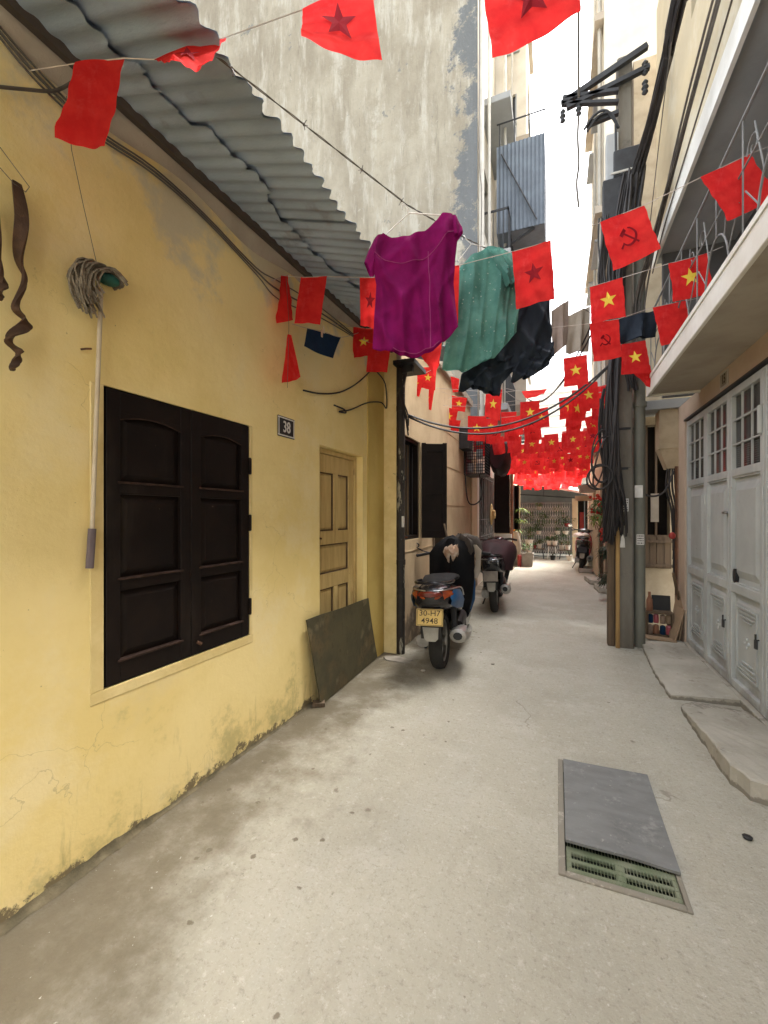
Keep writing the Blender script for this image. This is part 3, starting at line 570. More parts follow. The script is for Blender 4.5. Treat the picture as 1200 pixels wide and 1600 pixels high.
wline('wall_cable', 'cable', [Y(474, 610), Y(500, 615), Y(530, 613), Y(556, 600), Y(578, 580), Y(590, 562, .06)], .0065, 'black cable end curving down the yellow wall above the door', 'cable')
wline('wall_cable', 'cable', [Y(522, 633), Y(538, 640), Y(540, 645), Y(530, 643), Y(548, 640), Y(575, 629), Y(596, 629), Y(604, 637, .06), Y(602, 600, .06), Y(588, 580, .06)], .0065, 'black cable with a twisted loose end crossing the wall corner', 'cable')
# dark cloth pegged on a short line
pa, pb_, pc, pd = Y(480, 513, .16), Y(533, 527, .16), Y(519, 560, .18), Y(473, 541, .18)
def clothquad(a, b, c, d, amp, nrm, nu=10, nv=8):
    a, b, c, d, nrm = map(Vector, (a, b, c, d, nrm))
    f = lambda s: lambda u, v: tuple((a.lerp(b, u)).lerp(d.lerp(c, u), v) + nrm * (amp * math.sin(5 * u + 2 * v) * (.3 + v) + s))
    mb = MB().grid(f(0), nu, nv); return mb
o = clothquad(pa, pb_, pc, pd, .008, (1, 0, 0)).build('hanging_cloth', 'blue_cloth', smooth=True); o['label'] = 'small dark blue cloth pegged on a line before the yellow wall'; o['category'] = 'cloth'
o = MB().obox(Y(503, 521, .17), (.012, .012, .05), (0, 0, 20)).obox(Y(506, 515, .17), (.008, .01, .05), (20, 0, 20)).build('clothes_peg', 'mopstick'); o['label'] = 'pale clothes peg on top of the dark blue cloth'; o['category'] = 'clothes peg'
wline('cloth_line', 'string', [Y(456, 506, .14), pa, Y(505, 518, .16), pb_, Y(560, 520, .05)], .0018, 'pale line holding the dark blue cloth', 'string', 4)
# leaning rusty sheet
a, b, c, d = Vector((-1.60, 2.70, .006)), Vector((-1.55, 3.80, .006)), Vector((-1.622, 3.56, .63)), Vector((-1.650, 2.565, .655))
a, b = onZ(500, 1102, .006), onZ(588, 1027, .006)
mb = MB(); nn = Vector((.012, 0, .003))
f = lambda s: (lambda u, v: tuple((a.lerp(b, u)).lerp(d.lerp(c, u), v) + s * nn + Vector((.006 * math.sin(4 * u) * math.sin(3 * v), 0, .003 * math.sin(9 * u) * (v == 1)))))
mb.grid(f(0), 10, 8); mb.grid(f(1), 10, 8)
for e in range(10):
    for v in (0, 1): mb.poly([f(0)(e / 10, v), f(0)((e + 1) / 10, v), f(1)((e + 1) / 10, v), f(1)(e / 10, v)])
for e in range(8):
    for u in (0, 1): mb.poly([f(0)(u, e / 8), f(0)(u, (e + 1) / 8), f(1)(u, (e + 1) / 8), f(1)(u, e / 8)])
o = mb.build('metal_sheet', 'rust_sheet'); o['label'] = 'dark rusty metal sheet leaning against the ochre door'; o['category'] = 'metal sheet'
o = MB().obox(a + Vector((-.01, .0, .012)), (.09, .07, .025), (0, 0, 30)).build('wooden_block', 'oldwood'); o['label'] = 'small wooden block under the near corner of the rusty sheet'; o['category'] = 'block'
# black mat on the floor by the pipe and a white scrap
o = MB().loft([[(-1.43 + r * .14 * math.cos(t) * (1 + .15 * math.sin(3 * t)), 3.83 + r * .09 * math.sin(t) * (1 + .2 * math.cos(2 * t)), z) for t in [2 * math.pi * j / 16 for j in range(16)]] for r, z in ((1, .002), (.97, .012), (.8, .01), (.3, .022), (.05, .025))]).build('floor_rag', 'potgrey', smooth=True); o['label'] = 'flattened grey rag on the floor near the black downpipe'; o['category'] = 'rag'
q = onZ(661, 1048, .001)
o = MB().lathe([(.018, 0), (.022, .006), (.012, .01)], 9, q).build('paper_scrap', 'paper'); o['label'] = 'tiny white scrap on the ground behind the blue scooter'; o['category'] = 'litter'
for px, py in ((1168, 1310), (770, 978 + 60)):
    q = onZ(px, py, .001); o = MB().lathe([(.016, 0), (.02, .008), (.006, .012)], 7, q).build('litter' if px > 1000 else 'pebble', 'black' if px > 1000 else 'potgrey')
    o['label'] = 'small round black scrap on the concrete at right foreground' if px > 1000 else 'small grey pebble in mid alley'; o['category'] = 'litter'
# ================================================================== LEFT SIDE BEYOND THE YELLOW HOUSE
PX = -1.5
ph = thing('pink_house', 'low pinkish beige house with black window, open shutter and dark doorway', 'house', (PX, 4, 0))
w0, w1 = onX(629, 682, PX), onX(658, 842, PX)
PW = (4.19, 4.80, 1.13, 2.26); PD = (5.34, 5.86, 0, 2.10)
holed(MB(), PX, 4.0, 7.95, 0, 3.42, [PW, (PD[0], PD[1], -.001, PD[3])], .2).build('wall', 'pink', ph)
MB().box(-2.2, PX, 3.9955, 3.9985, 0, 3.3).box(-2.2, PX - .003, 3.9, 3.9955, 3.14, 3.3).build('end_wall', 'cream_trim', ph)
MB().box(-5, PX + .05, 4.0, 7.95, 3.42, 3.54).build('roof', 'slab', ph, bevel=.01)
for z in (1.0, 1.55, 2.12, 2.62): MB().box(PX, PX + .006, 5.9 if z > 1.1 else 4.0, 7.94 if z > 1.1 else 5.33, z, z + .012).build('wall_moulding', 'pink', ph)
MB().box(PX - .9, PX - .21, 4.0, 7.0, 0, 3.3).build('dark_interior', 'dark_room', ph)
mb = MB(); y0, y1, z0, z1 = PW
for a, b, c, d in ((y0, y1, z0, z0 + .04), (y0, y1, z1 - .04, z1), (y0, y0 + .04, z0 + .04, z1 - .04), (y1 - .04, y1, z0 + .04, z1 - .04)): mb.box(PX - .12, PX - .02, a, b, c, d)
wf = mb.build('window_frame', 'shutter', ph)
mb = MB()
for k in range(5): mb.tube([(PX - .07, y0 + .09 + k * .107, z0 + .04), (PX - .07, y0 + .09 + k * .107, z1 - .04)], .006, 5)
mb.build('bars', 'steel', wf)
def leafshutter(name, P, d, wdt, z0, z1, parent, m='shutter'):
    """a hinged leaf: hinge at P, running wdt along unit direction d"""
    d = Vector((*d, 0)).normalized(); nn = Vector((-d.y, d.x, 0)); P = Vector((*P, 0))
    def bx(mb, a, b, c, e, t):
        v = [P + d * s + nn * q + Vector((0, 0, z)) for s in (a, b) for q in (-t, t) for z in (c, e)]
        return mb.add(v, [(0, 1, 3, 2), (4, 6, 7, 5), (0, 4, 5, 1), (2, 3, 7, 6), (0, 2, 6, 4), (1, 5, 7, 3)])
    mb = MB(); st = wdt * .16
    bx(mb, 0, st, z0, z1, .017); bx(mb, wdt - st, wdt, z0, z1, .017)
    for c in (z0, (z0 + z1) / 2 - .04, z1 - .1): bx(mb, st, wdt - st, c, c + .09, .016)
    s = mb.build(name, m, parent)
    for c, e in ((z0 + .09, (z0 + z1) / 2 - .04), ((z0 + z1) / 2 + .05, z1 - .1)): bx(MB(), st, wdt - st, c, e, .008).build('panel', m, s)
    return s
leafshutter('open_shutter', (PX + .01, 4.83), (.62, .30), .30, PW[2], PW[3], ph)
leafshutter('open_shutter', (PX + .01, 4.18), (.10, -.30), .16, PW[2], PW[3], ph)
mb = MB()
for a, b, c, d in ((PD[0], PD[0] + .05, 0, 2.1), (PD[1] - .05, PD[1], 0, 2.1), (PD[0] + .05, PD[1] - .05, 2.05, 2.1)): mb.box(PX - .1, PX + .015, a, b, c, d)
mb.build('door_frame', 'oldwood', ph)
leafshutter('door_leaf', (PX - .04, 5.39), (-.6, .55), .42, .02, 2.04, ph)
# downpipe at the corner
dp = thing('downpipe', 'black downpipe with peeling paint on the corner between yellow and pink house', 'pipe', (-1.465, 4.03, 0))
MB().tube([(-1.465, 4.03, 0), (-1.465, 4.03, 2.93)], .043, 14).build('pipe', 'pipe_dark', dp, smooth=True)
for z in (.9, 1.75, 2.45): MB().tube([(-1.465, 4.03, z), (-1.465, 4.03, z + .05)], .049, 14).build('clamp', 'pipe_dark', dp)
MB().box(-1.56, -1.40, 4.04, 4.06, 1.17, 1.185).build('bracket', 'rust', dp)
MB().box(-1.435, -1.41, 3.975, 3.982, 1.28, 1.39).build('notice', 'paper', dp)
for i in range(4):
    wline('pipe_cable', 'cable', [(-1.42 + .02 * i, 4.0, 2.95), (-1.40 + rnd(-.02, .03), 3.99, 2.75), (-1.43 + rnd(-.03, .02), 3.97, 2.6), (-1.40 + rnd(-.03, .03), 3.98, 2.4), (-1.38, 4.02, 2.35 - .05 * i)], .008, 'black cable coiled loosely round the top of the downpipe', 'cable', group='cables round the top of the downpipe')
o = MB().box(-1.5, -1.28, 3.9, 4.3, 2.89, 2.93).box(-1.43, -1.32, 3.96, 4.02, 2.82, 2.89).build('junction_box', 'black'); o['label'] = 'black junction box under the roof end above the downpipe'; o['category'] = 'junction box'
# tall building: weathered gable towards the camera, front on the alley
TB = (-1.47, 8.55)
tb = thing('tall_building', 'tall weathered grey cream concrete building with stained blank gable above the yellow roof', 'building', (TB[0], TB[1], 0))
mb = MB(); mb.grid(lambda u, v: (-11 + u * (11 + TB[0]), 8.55, 3.0 + v * 13), 2, 2); o = mb.build('gable_wall', 'gable', tb)
holed(MB(), TB[0], 8.553, 11.2, 0, 16, [(8.75, 10.7, .55, 2.3), (9.0, 10.2, 4.3, 5.8), (9.0, 10.2, 7.6, 9.0)], .2).build('front_wall', 'facade', tb)
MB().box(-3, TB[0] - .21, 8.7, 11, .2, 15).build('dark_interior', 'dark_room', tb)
MB().box(-11, TB[0] - .001, 7.96, 8.548, 0, 3.0).build('lower_wall', 'pink', tb)
for z, d in ((3.55, .55), (6.7, .6), (9.9, .6)):
    MB().box(TB[0], TB[0] + d, 8.9, 11.0, z, z + .14).build('balcony_slab', 'slab_grey', tb, bevel=.01)
for z, d in ((3.69, .52), (6.84, .57)):
    mb = MB()
    for k in range(16): mb.box(TB[0] + d - .02, TB[0] + d, 8.95 + k * .13, 8.965 + k * .13, z, z + .8)
    mb.box(TB[0] + d - .03, TB[0] + d, 8.9, 11, z + .8, z + .84)
    for k in range(5): mb.box(TB[0] + .1 * k + .05, TB[0] + .1 * k + .065, 8.9, 8.915, z, z + .8)
    mb.box(TB[0], TB[0] + d, 8.9, 8.92, z + .8, z + .84)
    mb.build('balcony_railing', 'steel', tb)
mb = MB(); mb.tube([(-1.40, 8.60, 3.0), (-1.40, 8.60, 15)], .055, 10); mb.build('drain_pipe', 'pvc', tb, smooth=True)
mb = MB(); mb.tube([(-1.27, 8.75, 3.6), (-1.27, 8.75, 15)], .03, 8); mb.build('drain_pipe', 'pvc', tb, smooth=True)
MB().tube([(-1.05, 9.6, 3.9), (-1.05, 9.6, 11.5)], .028, 8).build('drain_pipe', 'pvc', tb, smooth=True)
wline('wall_cable', 'wire', [(-1.40, 8.50, 15), (-1.43, 8.50, 9), (-1.38, 8.5, 7.6), (-1.44, 8.5, 5), (-1.42, 8.5, 3.5)], .009, 'thin cable running down the corner of the stained gable', 'cable')
# ground floor window grille with a straw hat
mb = MB()
for k in range(9): mb.tube([(TB[0] + .02, 8.8 + k * .23, .55), (TB[0] + .02, 8.8 + k * .23, 2.3)], .011, 5)
for z in (.6, .95, 1.3, 2.2): mb.box(TB[0] + .005, TB[0] + .03, 8.75, 10.7, z, z + .018)
for k in range(60):
    y, z = 8.78 + rnd(0, 1.8), .62 + rnd(0, .6); mb.ring((TB[0] + .02, y, z), (0, .05, 0), (0, 0, .05), .006, 8, 4)
mb.build('window_grille', 'iron', tb)
sh = thing('straw_hat', 'yellow straw hat hanging on the window grille beyond the scooters', 'hat', (TB[0] + .06, 10.45, 1.05))
h = onX(762, 800, TB[0] + .06)
mb = MB().loft([[(TB[0] + .05 + x, 10.1 + r * math.cos(t), h.z - .05 + r * math.sin(t) * 1.2) for t in [2 * math.pi * j / 16 for j in range(16)]] for r, x in ((.21, 0), (.2, .015), (.1, .03), (.08, .09), (.02, .1))]); mb.build('hat_body', 'straw', sh, smooth=True)
leafshutter('open_shutter', (TB[0] + .005, 10.95), (1, .05), .38, .95, 2.45, tb)
MB().box(TB[0] - .002, TB[0] + .42, 11.02, 11.1, 0, .92).build('stub_wall', 'white_paint', tb)
# electricity meter cage
mc = thing('meter_cage', 'black wire cage full of electricity meters on the pink wall', 'meter cage', (PX + .2, 7.9, 2.25))
mb = MB(); x0, x1, y0, y1, z0, z1 = PX + .002, PX + .36, 7.35, 7.95, 2.12, 2.86
for k in range(11):
    x = x0 + (x1 - x0) * k / 10; mb.box(x - .004, x + .004, y0 - .004, y0 + .004, z0, z1)
for k in range(16):
    z = z0 + (z1 - z0) * k / 15; mb.box(x0, x1, y0 - .004, y0 + .004, z - .004, z + .004); mb.box(x1 - .004, x1 + .004, y0, y1, z - .004, z + .004)
for k in range(12):
    y = y0 + (y1 - y0) * k / 11; mb.box(x1 - .004, x1 + .004, y - .004, y + .004, z0, z1)
mb.build('wire_cage', 'steel', mc); MB().box(x0, x1, y0, y1, z1, z1 + .02).box(x0, x1, y0, y1, z0 - .02, z0).box(x0, x0 + .02, y0, y1, z0, z1).build('backboard', 'black', mc)
for i in range(3):
    for j in range(2):
        mb = MB().lathe([(.04, 0), (.042, .09), (.03, .11)], 10, (x0 + .09 + j * .16, y0 + .06, z0 + .06 + i * .24)); mb.box(x0 + .04 + j * .16, x0 + .14 + j * .16, y0 + .08, y0 + .14, z0 + .03 + i * .24, z0 + .19 + i * .24); mb.build('meter', 'box_grey', mc)
o = MB().box(PX + .003, PX + .16, 6.95, 7.3, 2.5, 2.86).build('grey_cabinet', 'steel', bevel=.006); o['label'] = 'narrow dark grey cabinet on the pink wall before the meter cage'; o['category'] = 'cabinet'
o = MB().loft([[(PX + .38 + .16 * math.cos(t) * k, 7.75, 2.45 + .42 * math.sin(t) * k + dz) for t in [2 * math.pi * j / 14 for j in range(14)]] if False else [(PX + .52 + (.18 * math.cos(t)) * k, 7.7 + i * .28, 2.5 + (.36 * math.sin(t)) * k + dz) for t in [2 * math.pi * j / 14 for j in range(14)]] for i, (k, dz) in enumerate(((.75, 0), (1, -.02), (1, .01), (.9, -.03), (.6, 0)))]).build('rolled_awning', 'maroon', smooth=True); o['label'] = 'dark maroon rolled awning bulging beside the meter cage'; o['category'] = 'awning'
wline('hanging_cable', 'cable', [(PX + .03, 7.3, 2.45), (PX + .04, 7.32, 1.9), (PX + .08, 7.38, 1.62), (PX + .2, 7.42, 1.6), (PX + .3, 7.42, 1.75), (PX + .26, 7.4, 2.1)], .012, 'black cable hanging in a loop below the meter cage', 'cable', n=6)
# blue sheet-metal balcony enclosure high up
be = thing('sheet_metal_balcony', 'slate blue sheet metal balcony enclosure high on the left above the laundry', 'balcony', (-.9, 10, 7.6))
p, q = onY(776, 366, 9.2), onY(851, 206, 9.2)
mb = MB(); x0, x1, z0, z1 = p.x, q.x, p.z, q.z
n = 24
mb.loft([[(x0 + (x1 - x0) * k / n, 9.2 + (.02 if k % 2 else 0), z) for k in range(n + 1)] for z in (z0, z1)], cap=False, closed=False)
mb.box(x0, x1, 9.225, 10.9, z0, z0 + .05); mb.box(x1 - .03, x1, 9.225, 10.9, z0 + .05, z1)
mb.build('sheet_panel', 'bluesheet', be)
mb = MB()
for k in range(4): mb.box(x0 + .05 + k * .3, x0 + .07 + k * .3, 9.22, 9.24, z1, z1 + .5)
mb.box(x0, x1, 9.22, 9.24, z1 + .48, z1 + .5); mb.tube([(x0 + .1, 9.18, z1 - .2), (x0 + .8, 9.18, z0 + .1)], .015, 5); mb.build('top_rail', 'steel', be)
for k in range(3): MB().tube([(TB[0], 9.3 + .7 * k, z0 - .5), (x1 - .2, 9.3 + .7 * k, z0)], .03, 5).build('bracket', 'steel', be)
# pale block behind, upper storeys over the alley
pb2 = thing('pale_apartment_block', 'pale sunlit apartment block behind the blue balcony with grey windows', 'building', (-.8, 11.3, 0))
holed(MB(), -.72, 11.3, 13.0, 4.2, 17, [(11.9, 12.7, 5.2, 6.6), (11.9, 12.7, 8.6, 10), (11.9, 12.7, 12, 13.4)], .2).build('front_wall', 'facade', pb2)
nearholes = [(-1.25, -.95, 10.6, 12.2), (-1.25, -.95, 7.0, 8.2), (-1.25, -.9, 13.3, 15)]
holed(MB(), 11.297, -6, -.723, 4.2, 17, nearholes, .2, -1, axis=1).build('side_wall', 'facade', pb2)
for a, b, c, d in nearholes:
    f = MB().box(a, b, 11.36, 11.39, c, d).build('window', 'glass', pb2)
    MB().box(a - .02, b + .02, 11.25, 11.296, c - .07, c).box(a, a + .03, 11.3, 11.355, c, d).box(b - .03, b, 11.3, 11.355, c, d).box(a, b, 11.3, 11.35, (c + d) / 2, (c + d) / 2 + .05).build('frame', 'box_grey', f)
for a, b, c, d in ((11.9, 12.7, 5.2, 6.6), (11.9, 12.7, 8.6, 10), (11.9, 12.7, 12, 13.4)):
    f = MB().box(-.86, -.82, a, b, c, d).build('window', 'glass', pb2); MB().box(-.82, -.79, (a + b) / 2 - .02, (a + b) / 2 + .02, c, d).box(-.75, -.66, a - .05, b + .05, c - .08, c).build('frame', 'box_grey', f)
for z in (4.2, 7.6, 11, 14.4): MB().box(-1.4, -.62, 11.2, 13.0, z - .18, z).build('floor_slab', 'slab', pb2)
MB().tube([(-1.15, 11.15, 4), (-1.02, 11.15, 16)], .03, 6).build('drain_pipe', 'pvc', pb2)
# cream house at the end on the left
ch = thing('cream_house', 'small cream house with dark shutters at the far left of the alley', 'house', (-1.15, 11.3, 0))
holed(MB(), -1.13, 11.31, 15.0, 0, 4.0, [(12.0, 12.7, .95, 2.25), (13.3, 14.0, 0, 2.2)], .15).build('wall', 'upper_cream', ch)
MB().box(-4, -1.14, 11.301, 11.309, 0, 4).build('side_wall', 'upper_cream', ch)
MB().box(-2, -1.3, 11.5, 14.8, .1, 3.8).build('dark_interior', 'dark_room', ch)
leafshutter('shutter', (-1.12, 12.0), (.03, 1), .34, .95, 2.25, ch); leafshutter('shutter', (-1.12, 12.7), (.35, -.9), .34, .95, 2.25, ch)
MB().tube([(-1.08, 11.36, 0), (-1.08, 11.36, 3.9)], .04, 8).build('drain_pipe', 'potbrown', ch, smooth=True)
# ================================================================== RIGHT SIDE
GX = 1.26
gh = thing('grey_door_house', 'house with grey folding steel doors, jutting balcony and loggia on the right', 'house', (GX, 4, 0))
LY = [5.36, 4.75, 4.17, 3.56, 2.96, 2.36, 1.76]; LZ0, LZ1 = .06, 2.40
holed(MB(), GX, -3, 5.62, 0, 2.60, [(LY[-1], LY[0] + .01, .04, LZ1 + .01)], .25, -1).build('wall', 'door_wall', gh)
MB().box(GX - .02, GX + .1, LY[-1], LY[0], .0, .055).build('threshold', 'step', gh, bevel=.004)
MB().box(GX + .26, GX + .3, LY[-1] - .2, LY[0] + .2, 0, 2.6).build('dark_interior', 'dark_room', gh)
MB().box(GX - .012, GX + .06, LY[-1], LY[0] + .005, LZ1 - .005, LZ1 + .012).build('door_head', 'steel', gh)
XF = GX + .012
for i in range(6):
    y1, y0 = LY[i] - .004, LY[i + 1] + .004; st = .045
    zs = [LZ0, .10, .80, .87, 1.70, 1.76, LZ1 - .07, LZ1 - .012]
    mb = MB(); mb.box(XF, XF + .04, y0, y0 + st, LZ0, LZ1 - .012); mb.box(XF, XF + .04, y1 - st, y1, LZ0, LZ1 - .012)
    for c, d in ((zs[0], zs[1] + .02), (zs[2], zs[3]), (zs[4], zs[5]), (zs[6], zs[7])): mb.box(XF + .001, XF + .04, y0 + st, y1 - st, c, d)
    lf = mb.build('door_leaf', 'doorpaint', gh, bevel=.004)
    a, b = y0 + st, y1 - st
    mb = MB().box(XF + .030, XF + .038, a, b, zs[3], zs[4]); mb.box(XF + .010, XF + .0299, a, b, zs[3], zs[3] + .012); mb.box(XF + .010, XF + .0299, a, b, zs[4] - .012, zs[4])
    raised(mb, XF + .0299, a + .03, b - .03, zs[3] + .05, zs[4] - .05, .022, .06, -1); mb.build('panel', 'doorpaint', lf)
    c0, c1 = zs[1] + .02, zs[2]
    MB().box(XF + .030, XF + .038, a, b, c0, c1).build('lower_panel', 'doorpaint', lf)
    mb = MB()                                                # pressed relief: stepped frame and a cross
    raised(mb, XF + .0299, a + .05, b - .05, c0 + .05, c1 - .05, .012, .02, -1)
    for s in (c0 + .09, c1 - .09 - .014):
        mb.box(XF + .006, XF + .019, a + .09, b - .09, s, s + .014)
    for zc, sgn in ((c0 + .12, 1), (c1 - .12, -1)):
        for k in range(3): mb.box(XF + .007, XF + .019, a + .10 + .035 * k, b - .10 - .035 * k, min(zc + sgn * .03 * k, zc + sgn * (.03 * k + .012)), max(zc + sgn * .03 * k, zc + sgn * (.03 * k + .012)))
    for s in (a + .075, b - .085): mb.box(XF + .006, XF + .019, s, s + .012, c0 + .09, c1 - .09)
    yc, zc = (a + b) / 2, (c0 + c1) / 2
    for dy, dz in ((0, .03), (0, -.03), (.03, 0), (-.03, 0)): mb.sphere((XF + .015, yc + dy, zc + dz), (.010, .016, .016), 8, 4)
    mb.build('pressed_relief', 'doorpaint', lf)
    g0, g1 = zs[5], zs[6]
    MB().box(XF + .034, XF + .038, a, b, g0, g1).build('glass_pane', 'glass', lf)
    mb = MB()
    for k in (1, 2):
        mb.box(XF + .012, XF + .024, a + (b - a) * k / 3 - .006, a + (b - a) * k / 3 + .006, g0, g1)
        mb.box(XF + .010, XF + .022, a, b, g0 + (g1 - g0) * k / 3 - .006, g0 + (g1 - g0) * k / 3 + .006)
    mb.build('window_bars', 'doorpaint', lf)
    mb = MB()
    for k in range(36):
        z = g0 + (g1 - g0) * (k + .5) / 36; mb.box(XF + .029, XF + .0305, a, b, z - .0016, z + .0016)
    mb.build('wire_mesh', 'iron', lf)
    if i in (1, 2):
        MB().tube([(XF - .002, y0 + .05, .55), (XF - .022, y0 + .05, .55), (XF - .022, y0 + .05, .59)], .006).box(XF - .026, XF - .014, y0 + .035, y0 + .065, .49, .55).build('padlock', 'steel', lf)
    if i == 1: MB().sphere((XF - .02, y0 + .02, 1.42), (.018, .05, .014)).build('handle', 'chrome', lf, smooth=True)
    if i == 2: MB().loft([[(XF + xx, y1 - .09 + .028 * math.cos(t), .93 + .055 * math.sin(t)) for t in [2 * math.pi * j / 14 for j in range(14)]] for xx in (.0295, .005)]).build('letter_hole', 'black', lf)
    if i == 2: MB().box(XF - .022, XF - .002, y0 + .0, y0 + .03, 1.95, 2.14).build('bolt', 'doorpaint', lf, bevel=.004)
    if i: [MB().tube([(XF - .004, y1, z), (XF - .004, y1, z + .09)], .006).build('hinge', 'doorpaint', lf) for z in (.3, 1.5)]
BX0, BZ0, BZ1 = .82, 2.585, 2.72
MB().box(BX0 + .025, 2.6, -3, 4.83, BZ0, BZ1 - .002).build('balcony_floor', 'slab', gh)
MB().box(BX0, BX0 + .0245, -3, 4.855, BZ0 - .02, BZ1).box(BX0 + .0245, 1.26, 4.831, 4.855, BZ0 - .02, BZ1).build('balcony_edge', 'white_paint', gh, bevel=.004)
MB().box(BX0 - .008, BX0 - .001, -3, 4.85, BZ1 - .02, BZ1 + .01).build('drip_edge', 'white_paint', gh)
MB().box(1.75, 1.9, -3, 5.55, 2.7225, 4.3195).box(1.1, 1.75, 5.55, 5.62, 2.7225, 4.3195).build('loggia_wall', 'loggia', gh)
mb = MB(); 
for i in range(3): mb.box(1.72, 1.749, .5 + 1.5 * i, 1.6 + 1.5 * i, 2.75, 4.2)
mb.build('loggia_window', 'glass', gh)
UX, UZ = 1.03, 4.32
MB().box(UX + .03, 2.7, -3, 5.75, UZ, UZ + .16).build('upper_floor', 'slab_grey', gh)
MB().box(UX, UX + .0295, -3, 5.78, UZ - .03, UZ + .17).build('upper_edge', 'white_paint', gh)
holed(MB(), UX + .05, -3, 5.78, UZ + .1605, 7.3, [(1.0, 2.2, 5.6, 6.8), (3.4, 4.4, 5.7, 7.0)], .2, -1).build('upper_wall', 'upper_cream', gh)
for a, b, c, d in ((1.0, 2.2, 5.6, 6.8), (3.4, 4.4, 5.7, 7.0)):
    f = MB().box(UX + .16, UX + .2, a, b, c, d).build('window', 'glass', gh); MB().box(UX + .1, UX + .155, (a + b) / 2 - .03, (a + b) / 2 + .03, c, d).box(UX + .1, UX + .155, a, a + .05, c, d).box(UX + .1, UX + .155, b - .05, b, c, d).build('frame', 'shutter', f)
# wrought iron railing with fans and scrolls
RX = .88
def bar(pts, r, name): return MB().tube([(RX, y, z) for y, z in pts], r, 5).build(name, 'iron', gh)
for z, r in ((BZ1 + .05, .012), (3.42, .009), (3.16, .005)): bar([(-.5, z), (4.8, z)], r, 'rail')
yk = 4.6
while yk > .2:
    zb = BZ1 + .05
    bar([(yk + .2 * math.cos(R(t)), zb + .28 * math.sin(R(t))) for t in range(0, 181, 15)], .006, 'fan_arch')
    for t in (20, 50, 90, 130, 160): bar([(yk + .2 * math.cos(R(t)), zb + .28 * math.sin(R(t))), (yk + .36 * math.cos(R(t)), zb + min(.80, .62 * math.sin(R(t)) + .05))], .0038, 'fan_ray')
    for sgn in (-1, 1): bar([(yk + sgn * (.25 + .07 * (1 - t / 500) * math.cos(R(t))), zb + .42 + .07 * (1 - t / 500) * math.sin(R(t))) for t in range(0, 421, 30)], .0035, 'scroll')
    bar([(yk + .37, zb), (yk + .37, 3.42)], .0045, 'baluster'); yk -= .76
# number plaque 15
sg = thing('house_number_sign', 'brownish grey plaque numbered 15 above the grey doors', 'number plaque', (GX - .001, 4.22, 2.49))
MB().box(GX - .008, GX, 4.13, 4.30, 2.435, 2.565).build('plate', 'pvc', sg, bevel=.002)
MB().box(GX - .0095, GX - .0081, 4.145, 4.285, 2.45, 2.55).build('face', 'potgrey', sg)
text('15', .10, 'ink', sg, facing((GX - .011, 4.205, 2.50), (0, -1, 0), (0, 0, 1)) @ Matrix.Diagonal((.8, 1, 1, 1)), .001, .002, 'digits')
# old brown house in the shade behind the pole
bh = thing('old_brown_house', 'narrow old house with dark window and plank panel in the shade behind the pole', 'house', (.95, 6, 0))
holed(MB(), 6.0, .88, 2.4, 0, 7, [(.97, 1.26, 1.15, 2.5)], .15, -1, axis=1).build('end_wall', 'box_beige', bh)
holed(MB(), .877, 6.003, 9.3, 0, 7.004, [(6.5, 7.3, .9, 2.2), (7.9, 8.7, 0, 2.1)], .15, -1).build('wall', 'oldwood', bh)
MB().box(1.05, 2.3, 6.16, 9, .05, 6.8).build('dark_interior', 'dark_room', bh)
MB().box(.96, 1.27, 5.99, 6.03, 1.12, 1.16).box(1.105, 1.125, 5.98, 6.02, 1.16, 2.5).build('window_frame', 'oldwood', bh)
for k in range(4): MB().box(.965 + k * .076, .965 + k * .076 + .072, 5.955 + .004 * (k % 2), 5.985, .76, 1.14).build('plank', 'oldwood', bh)
for z in (.78, 1.07): MB().box(.94, 1.3, 5.93, 5.953, z, z + .03).build('batten', 'oldwood', bh)
MB().box(.82, 1.45, 5.58, 6.0, 2.60, 2.70).build('canopy', 'slab_grey', bh)
MB().box(1.05, 1.13, 5.925, 5.95, 1.32, 1.66).build('notice', 'beige_cloth', bh)
# far right pale building
fb = thing('right_apartment_block', 'pale stained apartment block with louvred shutters beyond the pole', 'building', (.9, 9.3, 0))
WN = [(9.7, 10.6, 5.3, 6.9), (11.4, 12.4, 5.3, 6.9), (9.8, 10.6, 8.6, 10), (11.4, 12.2, 8.6, 10)]
holed(MB(), .86, 9.32, 12.6, 3.0, 16, WN, .2, -1).build('front_wall', 'facade', fb)
holed(MB(), 9.317, .863, 4, 3.0, 16, [], .2, -1, axis=1).build('side_wall', 'facade', fb)
for a, b, c, d in WN:
    f = MB().box(.96, 1.0, a, b, c, d).build('window', 'glass', fb)
    for s in (a, (a + b) / 2 + .01):
        e = MB(); k = c + .04; wd = (b - a) / 2 - .01
        while k < d - .05: e.obox((.90, s + wd / 2, k), (.012, wd - .06, .05), (0, 35, 0)); k += .055
        e.box(.88, .92, s, s + .03, c, d); e.box(.88, .92, s + wd - .03, s + wd, c, d); e.build('louvre', 'box_grey', f)
    MB().box(.72, .859, a - .1, b + .1, d + .08, d + .12).build('window_hood', 'slab_grey', fb)
holed(MB(), .90, 9.32, 14.2, 0, 3, [(9.9, 10.6, 0, 2.1), (11.9, 12.6, .8, 2.0)], .15, -1).build('lower_wall', 'box_beige', fb)
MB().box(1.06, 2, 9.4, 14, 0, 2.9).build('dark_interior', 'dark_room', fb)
for z in (3.0, 7.5, 11.3): MB().box(.70, .858, 9.3, 12.6, z - .14, z).build('floor_slab', 'slab', fb)
MB().tube([(.80, 9.5, 3.1), (.80, 9.5, 15)], .04, 8).build('drain_pipe', 'pvc', fb, smooth=True)
MB().tube([(.82, 10.9, 3.1), (.82, 10.9, 15)], .03, 8).build('drain_pipe', 'pvc', fb, smooth=True)
